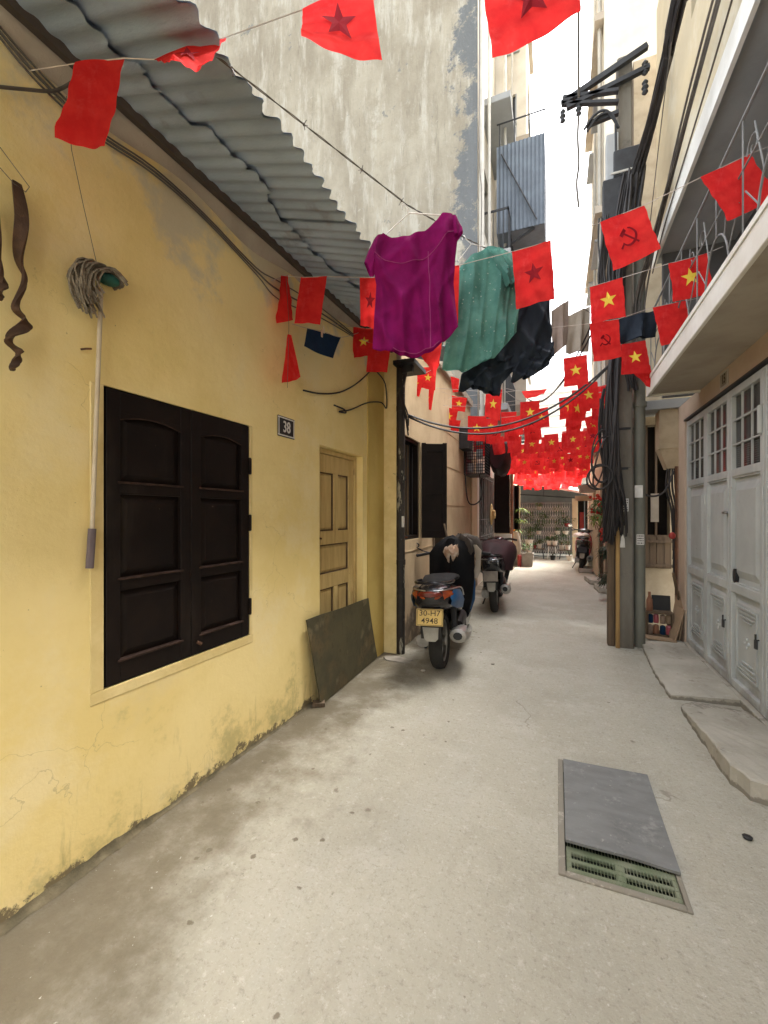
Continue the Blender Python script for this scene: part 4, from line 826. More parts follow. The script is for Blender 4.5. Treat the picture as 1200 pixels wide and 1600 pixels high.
o = MB().box(.80, 1.6, 12.9, 13.1, 0, 2.15).build('white_wall', 'white_paint', bevel=.01); o['label'] = 'bright white end wall behind the far scooter'; o['category'] = 'wall'
mh = thing('roof_house', 'low grey house with brown tiled roof rising behind the gate canopy', 'house', (0, 18, 0))
holed(MB(), 18.0, -4, 3, 0, 3.0, [(-.9, -.2, 1.9, 2.7)], .2, -1, axis=1).build('front_wall', 'canvas', mh)
MB().box(-1.2, .2, 18.15, 18.19, 1.7, 2.8).build('window', 'glass', mh)
for k in range(26): MB().obox((-4 + .28 * k, 18.6, 3.32), (.26, 1.9, .05), (24, 4 * (k % 2), 0)).build('roof_tile_row', 'potbrown', mh)
# far white block closing the view above the gate
wb = thing('white_block', 'distant white apartment block with level floor lines above the gate', 'building', (0, 26, 0))
holed(MB(), 26, -9, 9, 0, 9.0, [(-1.6, -.8, 2, 3.2), (.1, 1, 3.4, 4.8), (2, 3, 6, 7.4), (-2.6, -1.6, 5.6, 7)], .2, -1, axis=1).build('front_wall', 'white_paint', wb)
MB().box(-3, 3.4, 26.15, 26.19, 1.8, 7.6).build('window', 'glass', wb)
mb = MB()
for k in range(12): mb.box(-9, 9, 25.95, 25.998, 1.2 + k * .65, 1.24 + k * .65)
mb.build('floor_line', 'box_grey', wb)
# ================================================================== UTILITY POLE
PXY = (.665, 5.16)
po = thing('utility_pole', 'old concrete utility pole hung with cables and steel cross arms before the grey doors', 'utility pole', (*PXY, 0))
px_, py_ = PXY
MB().loft([[(px_ + sx * h, py_ + sy * h, z) for sx, sy in ((-1, -.8), (-.8, -1), (.8, -1), (1, -.8), (1, .8), (.8, 1), (-.8, 1), (-1, .8))] for z, h in ((0, .085), (1.9, .082), (1.9005, .075), (6.25, .07))]).build('shaft', 'polecon', po)
for z in (1.88, 2.3): MB().tube([(px_, py_, z), (px_, py_, z + .025)], .092, 10).build('band', 'steel', po)
for (x0, z0, x1, z1), t in (((.05, 5.92, .86, 6.22), .055), ((.10, 5.86, .88, 6.0), .045), ((.05, 5.92, .60, 5.74), .03), ((.30, 5.6, .60, 5.63), .04), ((.06, 5.98, .60, 5.86), .035)):
    a, b = Vector((x0, 5.04, z0)), Vector((x1, 5.04, z1)); d = (b - a); MB().obox((a + b) / 2, (d.length, .05, t), (0, -math.degrees(math.atan2(d.z, d.x)), 0)).build('cross_arm', 'steel', po)
for x, z in ((.06, 5.78), (.22, 5.80), (.84, 5.80), (.84, 6.0)):
    MB().lathe([(.012, -.02), (.03, .0), (.018, .03), (.034, .05), (.018, .08), (.03, .1), (.01, .13)], 10, (x, 5.04, z - .05)).build('insulator', 'steel', po, smooth=True)
MB().box(.485, .60, 5.02, 5.14, 4.93, 5.42).build('meter_box', 'box_grey', po, bevel=.008)
MB().box(.45, .80, 4.98, 5.09, 4.35, 4.92).box(.55, .8, 4.98, 5.08, 4.92, 5.2).build('terminal_cabinet', 'steel', po, bevel=.01)
MB().box(.52, .78, 4.965, 4.979, 4.945, 4.965).build('bracket', 'pvc', po)
MB().tube([Vector((.585, 5.03, 4.45)), Vector((.57, 5.02, 5.5))], .012, 6).build('conduit', 'steel', po)
mb = MB()
for dx in (0, .03): mb.tube(spline([(.60, 5.03, 5.46), (.52 - dx, 5.0, 5.62 + dx), (.40 - dx, 5.0, 5.62 + dx), (.30 - dx, 5, 5.5 + dx)]), .013, 5)
mb.build('hooked_conduit', 'steel', po)
def notice(p, w_, h_, par, rows):
    n = MB().box(p[0] - w_ / 2, p[0] + w_ / 2, p[1] - .0025, p[1], p[2] - h_ / 2, p[2] + h_ / 2).build('notice', 'paper', par)
    mb = MB()
    for i in range(rows):
        z = p[2] + h_ / 2 - h_ * (i + .7) / (rows + .4)
        x = p[0] - w_ * .38
        while x < p[0] + w_ * .36:
            e = rnd(.006, .016); mb.box(x, min(x + e, p[0] + w_ * .4), p[1] - .004, p[1] - .0026, z - .006, z + .006); x += e + .005
    mb.build('print', 'ink', n)
pz = lambda px, py, y: onY(px, py, y)
n_ = pz(981, 789, 5.072); notice((n_.x - .03, 5.0735, n_.z), .075, .135, po, 5)
MB().prism([(.615, 5.0725, 1.06), (.665, 5.0725, 1.06), (.66, 5.0725, 1.15), (.645, 5.0725, 1.20), (.63, 5.0725, 1.17)], (0, -.002, 0)).build('torn_notice', 'paper', po)
gp = thing('utility_pipe', 'grey green steel pipe standing beside the concrete pole', 'pipe', (.815, 5.2, 0))
MB().tube([(.815, 5.2, 0), (.815, 5.2, 4.4)], .055, 14).build('pipe', 'greenpipe', gp, smooth=True)
for z in (2.55, 3.4): MB().tube([(.815, 5.2, z), (.815, 5.2, z + .05)], .068, 14).build('coupling', 'greenpipe', gp)
MB().box(.70, .88, 5.24, 5.3, 2.28, 2.31).build('bracket', 'steel', gp)
n_ = pz(989, 768, 5.14); notice((.80, 5.144, n_.z), .075, .13, gp, 0); n_ = pz(997, 843, 5.14); notice((.815, 5.144, n_.z), .07, .11, gp, 4)
o = MB().box(.505, .572, 5.10, 5.2, 0, 1.32).build('timber_post', 'oldwood', bevel=.006); o['label'] = 'dark old timber post against the left side of the concrete pole'; o['category'] = 'post'
o = MB().box(.5745, .615, 5.045, 5.072, 0, 1.28).build('timber_plank', 'plank', bevel=.004); o['label'] = 'narrow yellow brown plank tied to the front of the pole'; o['category'] = 'plank'
# cable bundles
def bundle(name, path, n, spread_, r, label, m='cable', group=None, par=None):
    mb = MB(); P = spline(path, 4)
    for i in range(n):
        o_ = Vector((rnd(-1, 1), rnd(-1, 1), rnd(-1, 1))) * spread_; pts = []
        a, b = rnd(0, 6), rnd(0, 6)
        for k, p in enumerate(P):
            f = k / (len(P) - 1); pts.append(p + o_ * (.55 + .45 * math.cos(f * 6.3)) + Vector((math.sin(a + 7 * f), math.sin(b + 6 * f), math.sin(a + b + 5 * f))) * spread_ * .5)
        mb.tube(pts, r * rnd(.6, 1.3), 5)
    o = mb.build(name, m); o['label'] = label; o['category'] = 'cables'
    return o
bundle('cable_bundle', [(1.0, .2, 6.2), (.99, 1.6, 5.9), at(1062, -10, 2.9), at(1042, 90, 3.4), at(1018, 190, 3.9), at(995, 270, 4.3), (.70, 5.02, 4.55), (.66, 4.98, 4.3)], 34, .055, .013, 'thick dark bundle of overhead cables running from the pole towards the viewer')
bundle('cable_bundle', [(.72, 5.02, 4.9), (.64, 5.0, 4.3), (.58, 4.99, 3.9), (.60, 5.0, 3.4), (.55, 5.0, 2.9), (.53, 5.0, 2.4), (.53, 5.0, 1.9), (.55, 5.0, 1.55), (.55, 5.04, 1.2)], 52, .085, .011, 'dark tangle of cables hanging down the left side of the pole')
bundle('cable_bundle', [(.46, 5.0, 4.5), (.43, 4.99, 4.1), (.44, 5.0, 3.8), (.54, 5.0, 3.4), (.66, 5.06, 3.0), (.70, 5.07, 2.7)], 12, .05, .010, 'looser cables drooping under the terminal cabinet on the pole')
bundle('cable_bundle', [(.49, 5.02, 2.7), (.45, 5.0, 2.2), (.48, 5.0, 1.8), (.52, 5.02, 1.5)], 12, .05, .009, 'brown black cable ends bunched at shoulder height on the pole')
bundle('cable_bundle', [(1.0, 1.0, 5.3), (.96, 2.4, 4.9), (.9, 3.6, 4.5), (.84, 4.6, 4.0), (.80, 5.1, 3.6), (.78, 5.12, 2.9)], 7, .05, .008, 'thin loose cables trailing along the cream upper wall to the pole', 'wire')
for k, (c, a1, a2) in enumerate((((.44, 4.95, 2.02), (.10, .02, .02), (0, 0, .27)), ((.45, 4.93, 1.98), (.115, .04, 0), (.02, .02, .24)), ((.42, 4.92, 1.80), (.11, .03, 0), (0, .03, .13)), ((.41, 4.90, 1.79), (.12, 0, .02), (0, 0, .12)), ((.42, 4.93, 1.95), (.05, .05, .02), (.05, 0, .25)))):
    o = MB().ring(c, a1, a2, .009, 28, 6).build('cable_coil', 'cable', smooth=True); o['category'] = 'cable coil'; o['group'] = 'cable coils hung on the pole'
    o['label'] = ('tall outer loop of black cable hung left of the pole among red flags', 'tall tilted inner loop of black cable hung left of the pole', 'round lower coil of black cable left of the pole', 'lowest flat round coil of black cable left of the pole', 'narrow loop of black cable crossing inside the tall loops by the pole')[k]
for j in range(4):
    wline('overhead_cable', 'cable', sagline((-1.40, 4.05, 2.42 - .02 * j), (.52, 5.05 + .3 * j, 3.0 + .05 * j), .36 + .05 * j) if j < 2 else sagline((-.72, 11.3, 4.4), (.6, 5.05, 3.5 + .2 * j), .35 + .1 * j), .011, ('upper of two black cables sagging across the alley from the downpipe', 'lower of two black cables sagging across the alley from the downpipe', 'lower black cable slung from the pale block across to the pole', 'higher black cable slung from the pale block across to the pole')[j], 'cable', group='cables sagging across the alley' if j < 2 else 'cables slung to the pale block', k=2)
for j in range(3):
    wline('overhead_cable', 'wire', [(.86 + .03 * j, 9.3, 7.2 - .5 * j), (.75, 7, 6.2 - .5 * j), (.70, 5.2, 5.6 - .3 * j)], .008, ('highest', 'middle', 'lowest')[j] + ' of three thin cables from the pole to the right apartment block', 'cable', group='cables from the pole to the right block')
wline('overhead_cable', 'wire', [(.22, 5.04, 5.9), (.20, 4.6, 6.6), (.16, 4.0, 7.6), (.12, 3.0, 9.6)], .014, 'single dark cable rising steeply from the cross arm tip into the sky', 'cable')
wline('twisted_cable', 'wire', [(.22, 5.04, 5.74), (.21, 5.04, 5.5), (.22, 5.03, 5.2), (.20, 5.04, 5.0), (.22, 5.05, 4.75)], .012, 'knotted cable end dangling from the cross arm tip', 'cable')
wline('wall_wire', 'wire', [at(1075, 0, 3.0), at(1050, 60, 3.1), at(1010, 400, 4.4)], .004, 'thin wire stretched along the cream upper wall', 'wire')
wline('wall_wire', 'wire', [(UX - .01, 1.2, 5.4), (UX - .01, 2.3, 4.9), (UX - .01, 3.4, 4.62), (UX - .01, 5.0, 4.38), (UX - .005, 5.7, 4.2)], .007, 'knotted wire running along the white edge of the upper floor', 'wire')
# meter box, conduits and junk in the recess
mx = thing('beige_meter_box', 'beige wooden meter box on the corner beside the grey doors', 'meter box', (1.2, 5.68, 2.0))
MB().box(1.08, 1.30, 5.63, 5.85, 2.15, 2.60).build('box_body', 'box_beige', mx, bevel=.006)
MB().loft([[(x, y, 2.15) for x, y in ((1.085, 5.64), (1.295, 5.64), (1.295, 5.84), (1.085, 5.84))], [(x, y, 1.93) for x, y in ((1.16, 5.66), (1.29, 5.66), (1.29, 5.82), (1.16, 5.82))]]).build('lower_hopper', 'box_beige', mx)
mb = MB()
for k in range(5): mb.tube(spline([(1.17 + .022 * k, 5.68, 1.95), (1.15 + .03 * k, 5.66, 1.7), (1.20 + .02 * k, 5.66, 1.45), (1.22, 5.67, 1.1 - .1 * k)]), .011, 5)
mb.tube(spline([(1.22, 5.64, 1.9), (1.12, 5.62, 1.66), (.98, 5.64, 1.62), (.88, 5.66, 1.70)]), .012, 5); mb.build('wires', 'cable', mx)
MB().tube([(1.25, 5.65, 0), (1.25, 5.65, 1.95)], .02, 6).build('conduit', 'rust', mx)
MB().sphere((1.20, 5.62, 1.17), (.035, .02, .04), 8, 5).build('red_wire_knot', 'red_paint', mx)
sf = thing('junk_shelf', 'low rack of bottles, tins and bricks under the low cream wall by the pole', 'rack', (1.0, 5.6, .05))
MB().box(.93, 1.19, 5.50, 5.72, .05, .07).box(.93, 1.19, 5.50, 5.72, .30, .32).box(.93, .95, 5.5, 5.72, .07, .30).box(1.17, 1.19, 5.5, 5.72, .07, .3).build('shelf', 'oldwood', sf)
cols = ['tin', 'potbrown', 'blue_cloth', 'pinkred', 'tin', 'board']
for r_, z in enumerate((.0705, .19)):
    for k in range(4):
        o = MB().lathe([(.026, 0), (.028, .01), (.028, .08), (.024, .092), (.01, .1)], 9, (.975 + .06 * k, 5.545 + .02 * (k % 2), z)).build('old_tin', cols[(k + 2 * r_) % 6]); o['label'] = 'rusty old tin packed in the low rack by the pole'; o['category'] = 'tin'; o['group'] = 'tins in the low rack'
o = MB().lathe([(.03, 0), (.033, .01), (.032, .12), (.013, .17), (.013, .21), (.016, .215)], 10, (.97, 5.56, .32)).build('bottle', 'potbrown', smooth=True); o['label'] = 'brown bottle standing on top of the low rack'; o['category'] = 'bottle'
o = MB().obox((1.10, 5.66, .40), (.18, .03, .17), (-8, 0, 0)).build('black_board', 'black'); o['label'] = 'black board standing at the back of the low rack'; o['category'] = 'board'
for c, s, r_, lab, m in (((1.235, 5.52, .30), (.012, .22, .52), (0, 9, 12), 'tall pale board leaning in the corner by the grey doors', 'board'), ((1.20, 5.44, .22), (.012, .20, .36), (0, 14, 5), 'shorter bent cardboard leaning against the pale board', 'board'), ((1.04, 5.39, .058), (.30, .14, .012), (0, 2, -8), 'flat piece of cardboard lying before the low rack', 'board'), ((1.21, 5.50, .62), (.02, .03, .34), (20, -18, 10), 'broken stick poking up from the leaning boards', 'oldwood')):
    o = MB().obox(c, s, r_).build('leaning_board' if 'lean' in lab else 'cardboard' if 'flat' in lab else 'stick', m); o['label'] = lab; o['category'] = 'board' if m == 'board' else 'stick'
# ================================================================== PLANTS
def leaves(mb, c, rad, n, ln, wd, droop=.5, up=.3):
    for _ in range(n):
        th, u = rnd(0, 6.283), rnd(-.6, 1); rr = rad * rnd(.1, 1) ** .5
        b = Vector(c) + Vector((math.cos(th) * rr, math.sin(th) * rr, u * rad * .8)) * .8
        d = Vector((math.cos(th) * rnd(.5, 1), math.sin(th) * rnd(.5, 1), rnd(-droop, up))).normalized(); l = ln * rnd(.6, 1.2); s = d.cross(Vector((0, 0, 1))).normalized() * wd * rnd(.7, 1.2)
        m = b + d * l * .5 + Vector((0, 0, .05 * l)); e = b + d * l - Vector((0, 0, droop * l * .4))
        mb.add([b, m + s - Vector((0, 0, wd * .3)), e, m - s - Vector((0, 0, wd * .3)), m], [(0, 1, 4), (1, 2, 4), (2, 3, 4), (3, 0, 4)])
    return mb
def strap(mb, c, n, ln, wd, rise=.6):
    for _ in range(n):
        th = rnd(0, 6.283); l = ln * rnd(.7, 1.15); d = Vector((math.cos(th), math.sin(th), 0)); s = Vector((-d.y, d.x, 0)) * wd; k = rise * rnd(.3, 1.2); pts = []
        for i in range(5):
            f = i / 4; p = Vector(c) + d * l * f * .8 + Vector((0, 0, l * (k * f - (k + .45) * f * f * .8))); ww = (.5 + .5 * math.sin(math.pi * min(1, f + .2))) * (1 - f * .85); pts.append((p - s * ww, p + s * ww))
        mb.add([q for p in pts for q in p], [(2 * i, 2 * i + 1, 2 * i + 3, 2 * i + 2) for i in range(4)])
    return mb
def potted(x, y, z, pr, phh, label, potm='potwhite', leafm='leaf', style='bush', h=.3, n=60, square=False, group=None, ln=.09, wd=.02):
    o = thing('potted_plant', label, 'potted plant', (x, y, z), 0, group)
    if square: MB().loft([[(x + sx * r, y + sy * r, z + zz) for sx, sy in ((-1, -1), (1, -1), (1, 1), (-1, 1))] for r, zz in ((pr * .8, 0), (pr, phh), (pr * .85, phh), (pr * .8, phh * .85))]).build('pot', potm, o)
    else: MB().lathe([(pr * .7, 0), (pr, phh), (pr * 1.08, phh), (pr * 1.08, phh * .93), (pr * .85, phh * .93), (pr * .8, phh * .8)], 12, (x, y, z)).build('pot', potm, o)
    st = MB()
    if style == 'bush':
        for _ in range(5): st.tube([(x + rnd(-.3, .3) * pr, y + rnd(-.3, .3) * pr, z + phh * .8), (x + rnd(-.6, .6) * pr, y + rnd(-.6, .6) * pr, z + phh + h * .7)], .005, 4)
        st.build('stem', 'bark', o); leaves(MB(), (x, y, z + phh + h * .5), h * .55, n, ln, wd).build('foliage', leafm, o)
    elif style == 'strap':
        strap(MB(), (x, y, z + phh * .8), n, h, wd).build('foliage', leafm, o)
    elif style == 'cane':
        f = MB()
        for k in range(3):
            tp = (x + rnd(-.12, .12), y + rnd(-.1, .1), z + h * (.62 + .19 * k)); st.tube([(x + rnd(-.04, .04), y, z + phh * .8), tp], .014, 6); strap(f, tp, n // 3, .34, .028, .75)
        st.build('cane', 'bark', o); f.build('foliage', leafm, o)
    return o
# ================================================================== END OF THE ALLEY
GY = 15.0
cg = thing('gate_house', 'low house closing the alley with sloping canopy, yellow column and lattice gate', 'house', (0, GY + .2, 0))
MB().box(.46, .63, GY - .05, GY + .15, 0, 1.95).build('column', 'upper_cream', cg, bevel=.01)
MB().box(-1.35, 1.3, GY + 1.6, GY + 1.7, 0, 2.5).build('back_wall', 'loggia', cg)
MB().box(.85, 1.6, GY + .1, GY + .2, 0, 2.0).box(.64, .84, GY + .5, GY + .55, 0, 1.9).build('side_wall', 'dark_room', cg)
MB().box(.70, .82, GY + .3, GY + .33, .05, 1.5).build('red_door', 'red_paint', cg)
a = onY(800, 752, 14.2); b = onY(918, 794, 14.2)
mb = MB(); n = 16
mb.loft([[(-1.35 + 2.75 * k / n, y, 2.56 - .60 * k / n + dz + (.02 if k % 2 else 0)) for k in range(n + 1)] for y, dz in ((14.25, -.02), (16.6, .25), (16.6, .27), (14.25, 0))], closed=False, cap=False)
mb.build('canopy_sheet', 'canvas', cg)
MB().obox((.02, 14.23, 2.24), (2.78, .03, .06), (0, 12.3, 0)).build('canopy_edge', 'white_paint', cg)
mb = MB()
for k in range(4): mb.tube([(-1.1 + .5 * k, 14.3, 2.45 - .11 * k), (-1.1 + .5 * k, 15.2, 2.5 - .11 * k)], .015, 5)
mb.tube([(-1.2, 14.8, 2.1), (.55, 14.8, 1.95)], .018, 5); mb.tube([(-.4, 14.8, 2.0), (-.4, 14.9, 2.35)], .012, 5); mb.build('canopy_frame', 'steel', cg)
lg = thing('lattice_gate', 'folding steel lattice gate hung with flower pots at the end of the alley', 'gate', (-.35, GY, 0))
mb = MB()
for k in range(22): mb.box(-1.15 + .073 * k, -1.14 + .073 * k, GY, GY + .012, .02, 1.80)
mb.build('upright_bars', 'pvc', lg)
mb = MB()
for k in range(21):
    for z in range(6):
        x, zz = -1.145 + .073 * k, .15 + z * .27
        for s in (1, -1): mb.tube([(x, GY - .006, zz if s > 0 else zz + .2), (x + .073, GY - .006, zz + .2 if s > 0 else zz)], .005, 4)
mb.build('lattice_bars', 'pvc', lg)
for z in (.02, 1.78): MB().box(-1.17, .46, GY - .02, GY + .03, z, z + .04).build('rail', 'iron', lg)
mb = MB()
for k in range(22): mb.sphere((-1.145 + .073 * k, GY, 1.72), (.02, .01, .05), 6, 4)
mb.build('spear_tips', 'iron', lg)
def hangpot(px, py, label, m='potwhite', fol='leaf', n=40, g='pots hanging on the lattice gate'):
    p = onY(px, py, GY - .12); o = thing('hanging_pot', label, 'hanging pot', p, 0, None)
    MB().lathe([(.06, -.06), (.09, .05), (.095, .05), (.08, .03)], 10, p).build('pot', m, o); MB().ring((p.x, p.y + .08, p.z + .06), (.06, 0, 0), (0, 0, .07), .004, 12, 4).build('hook', 'iron', o)
    leaves(MB(), (p.x, p.y, p.z + .11), .10, n, .07, .016).build('foliage', fol, o)
hangpot(842, 794, 'hanging pot with bushy pale plant at the top of the lattice gate', 'potgrey', 'leaf_light', 70)
hangpot(842, 832, 'white hanging pot low on the left of the lattice gate')
hangpot(871, 832, 'white hanging pot left of centre on the lattice gate'); hangpot(884, 832, 'white hanging pot at the right on the lattice gate')
hangpot(886, 820, 'small red hanging pot high on the right of the lattice gate', 'red_paint', 'leaf_dark', 16)
cl = MB()
for _ in range(34): leaves(cl, (rnd(-1.0, .4), GY + rnd(-.10, .35), rnd(.45, 1.65)), .2, 40, .11, .025)
cl.build('gate_climber', 'leaf', kind='stuff', label='dark green climbers massed behind the lattice gate')
def table(x0, x1, y, h, label, m='steel'):
    o = thing('plant_table', label, 'table', ((x0 + x1) / 2, y, 0)); MB().box(x0, x1, y - .14, y + .14, h, h + .025).build('tabletop', 'oldwood', o)
    for x in (x0 + .03, x1 - .03):
        for yy in (y - .11, y + .11): MB().tube([(x, yy, 0), (x + (.04 if x < (x0 + x1) / 2 else -.04), yy, h)], .012, 5).build('leg', m, o)
table(-.92, -.36, 14.6, .30, 'low dark bench of flower pots at the left of the gate'); table(-.30, .02, 14.4, .42, 'small white legged table with two pots before the gate', 'white_paint'); table(.05, .42, 14.6, .28, 'low bench of pots at the right before the gate')
potted(-.82, 14.3, 0, .12, .62, 'tall white tapered planter with green plant left of the gate', leafm='leaf', h=.4, n=80)
for x, y, z, lab, nn in ((-.52, 14.6, .325, 'wide white flower pot on the low left bench', 45), (-.22, 14.4, .445, 'left white pot of white blossoms on the small table', 70), (-.06, 14.4, .445, 'right white pot on the small table before the gate', 60), (.14, 14.6, .305, 'left white pot on the low right bench', 30), (.32, 14.6, .305, 'right white pot on the low right bench', 30)):
    potted(x, y, z, .085, .14, lab, h=.18, n=nn)
potted(-.66, 14.55, .325, .05, .10, 'small red pot on the low left bench', 'red_paint', h=.12, n=20)
potted(.36, 14.15, 0, .10, .16, 'white pot standing on the ground at the foot of the yellow column', h=.15, n=20)
potted(-.12, 14.2, 0, .08, .14, 'dark pot on the ground under the small table', 'black', 'leaf_dark', h=.15, n=20)
leaves(MB(), (-.15, 14.36, .76), .13, 40, .03, .018).build('blossoms', 'potwhite')
bpy.data.objects['blossoms']['label'] = 'white blossoms crowning the pots on the small table'; bpy.data.objects['blossoms']['category'] = 'flowers'
potted(-1.02, 12.55, 0, .22, .34, 'tall cane plant with pale strap leaves in square concrete pot on the left', 'potgrey', 'leaf_light', 'cane', 1.55, 110, True)
potted(-.78, 12.25, 0, .20, .36, 'low bushy plant in square concrete planter at the alley edge', 'potgrey', 'leaf', 'bush', .34, 110, True)
o = MB().lathe([(.05, 0), (.055, .3), (.03, .33)], 8, (-.94, 12.02, 0)).build('red_bag', 'red_paint'); o['label'] = 'red bag squeezed between the two square planters'; o['category'] = 'bag'
o = MB().loft([[(-1.02 + k * .13 * math.cos(t), 11.85 + k * .10 * math.sin(t), z) for t in [2 * math.pi * j / 12 for j in range(12)]] for k, z in ((.9, .36), (1.15, .5), (1.0, .7), (.7, .85), (.5, .95))]).build('cloth_sack', 'beige_cloth', smooth=True); o['label'] = 'pale orange cream sack slumped on the planter by the wall'; o['category'] = 'sack'
p = onY(798, 830, 11.4)
o = MB().prism([(p.x + (.13 if j % 2 == 0 else .055) * math.sin(math.pi * j / 5), 11.4, p.z + (.13 if j % 2 == 0 else .055) * math.cos(math.pi * j / 5)) for j in range(10)], (0, .05, 0)).build('star_lantern', 'orange_paper'); o['label'] = 'orange star shaped lantern on the left wall beyond the scooters'; o['category'] = 'lantern'
# hanging planter and plants on the right wall
hp = thing('wall_planter', 'grey trough planter with spiky plants jutting from the right wall under the flags', 'planter', (.70, 12.0, 2.05))
MB().loft([[(x, y, z) for x, y in ((.5 + i, 11.7), (.88, 11.7), (.88, 12.3), (.5 + i, 12.3))] for z, i in ((1.98, .06), (2.16, 0))]).build('trough', 'potgrey', hp); strap(MB(), (.68, 12, 2.15), 40, .28, .015, 1.1).build('foliage', 'leaf_dark', hp)
o = MB().box(.45, .86, 12.4, 12.42, 1.78, 1.92).build('small_sign', 'box_beige'); o['label'] = 'small faded board sign under the trough planter'; o['category'] = 'sign'
def wallplant(px, py, Y, rad, n, m, label, fl=0, ln=.10, wd=.022):
    p = onY(px, py, Y); o = thing('wall_plant', label, 'plant', p)
    mb = MB()
    for _ in range(6): mb.tube([(p.x + .1, p.y + .05, p.z + rad), (p.x + rnd(-.1, .1), p.y, p.z), (p.x + rnd(-.1, .1), p.y, p.z - rad)], .006, 4)
    mb.build('stem', 'bark', o); leaves(MB(), p, rad, n, ln, wd, .9, .2).build('foliage', m, o)
    if fl:
        f = MB()
        for _ in range(fl): f.sphere((p.x + rnd(-.8, .5) * rad, p.y - rnd(0, .6) * rad, p.z + rnd(-.9, .9) * rad), rnd(.02, .045), 6, 4)
        f.build('flowers', 'flower', o)
wallplant(940, 790, 9.6, .26, 160, 'leaf', 'leafy wall plant with red blossoms beside the pole cables', 26)
wallplant(936, 812, 9.4, .2, 120, 'leaf_light', 'light green trailing plant below the red blossoms')
wallplant(946, 835, 8.8, .13, 40, 'leaf_dark', 'small plant with deep red blooms above the fence', 22)
wallplant(953, 862, 7.9, .16, 170, 'leaf_dark', 'dark drooping plant hanging on the wall behind the pole', 0, .12, .02)
wallplant(954, 905, 7.8, .16, 170, 'leaf_dark', 'lower dark trailing plant reaching towards the steps', 0, .12, .02)
fn = thing('slat_fence', 'weathered pale slat fence along the right wall beyond the pole', 'fence', (.78, 10, 0))
for k in range(9): MB().box(.80, .825, 9.95 + k * .15, 10.06 + k * .15, .08, 1.12 + .03 * (k % 3)).build('slat', 'box_beige', fn)
for z in (.3, .95): MB().box(.826, .85, 9.9, 11.3, z, z + .06).build('rail', 'oldwood', fn)
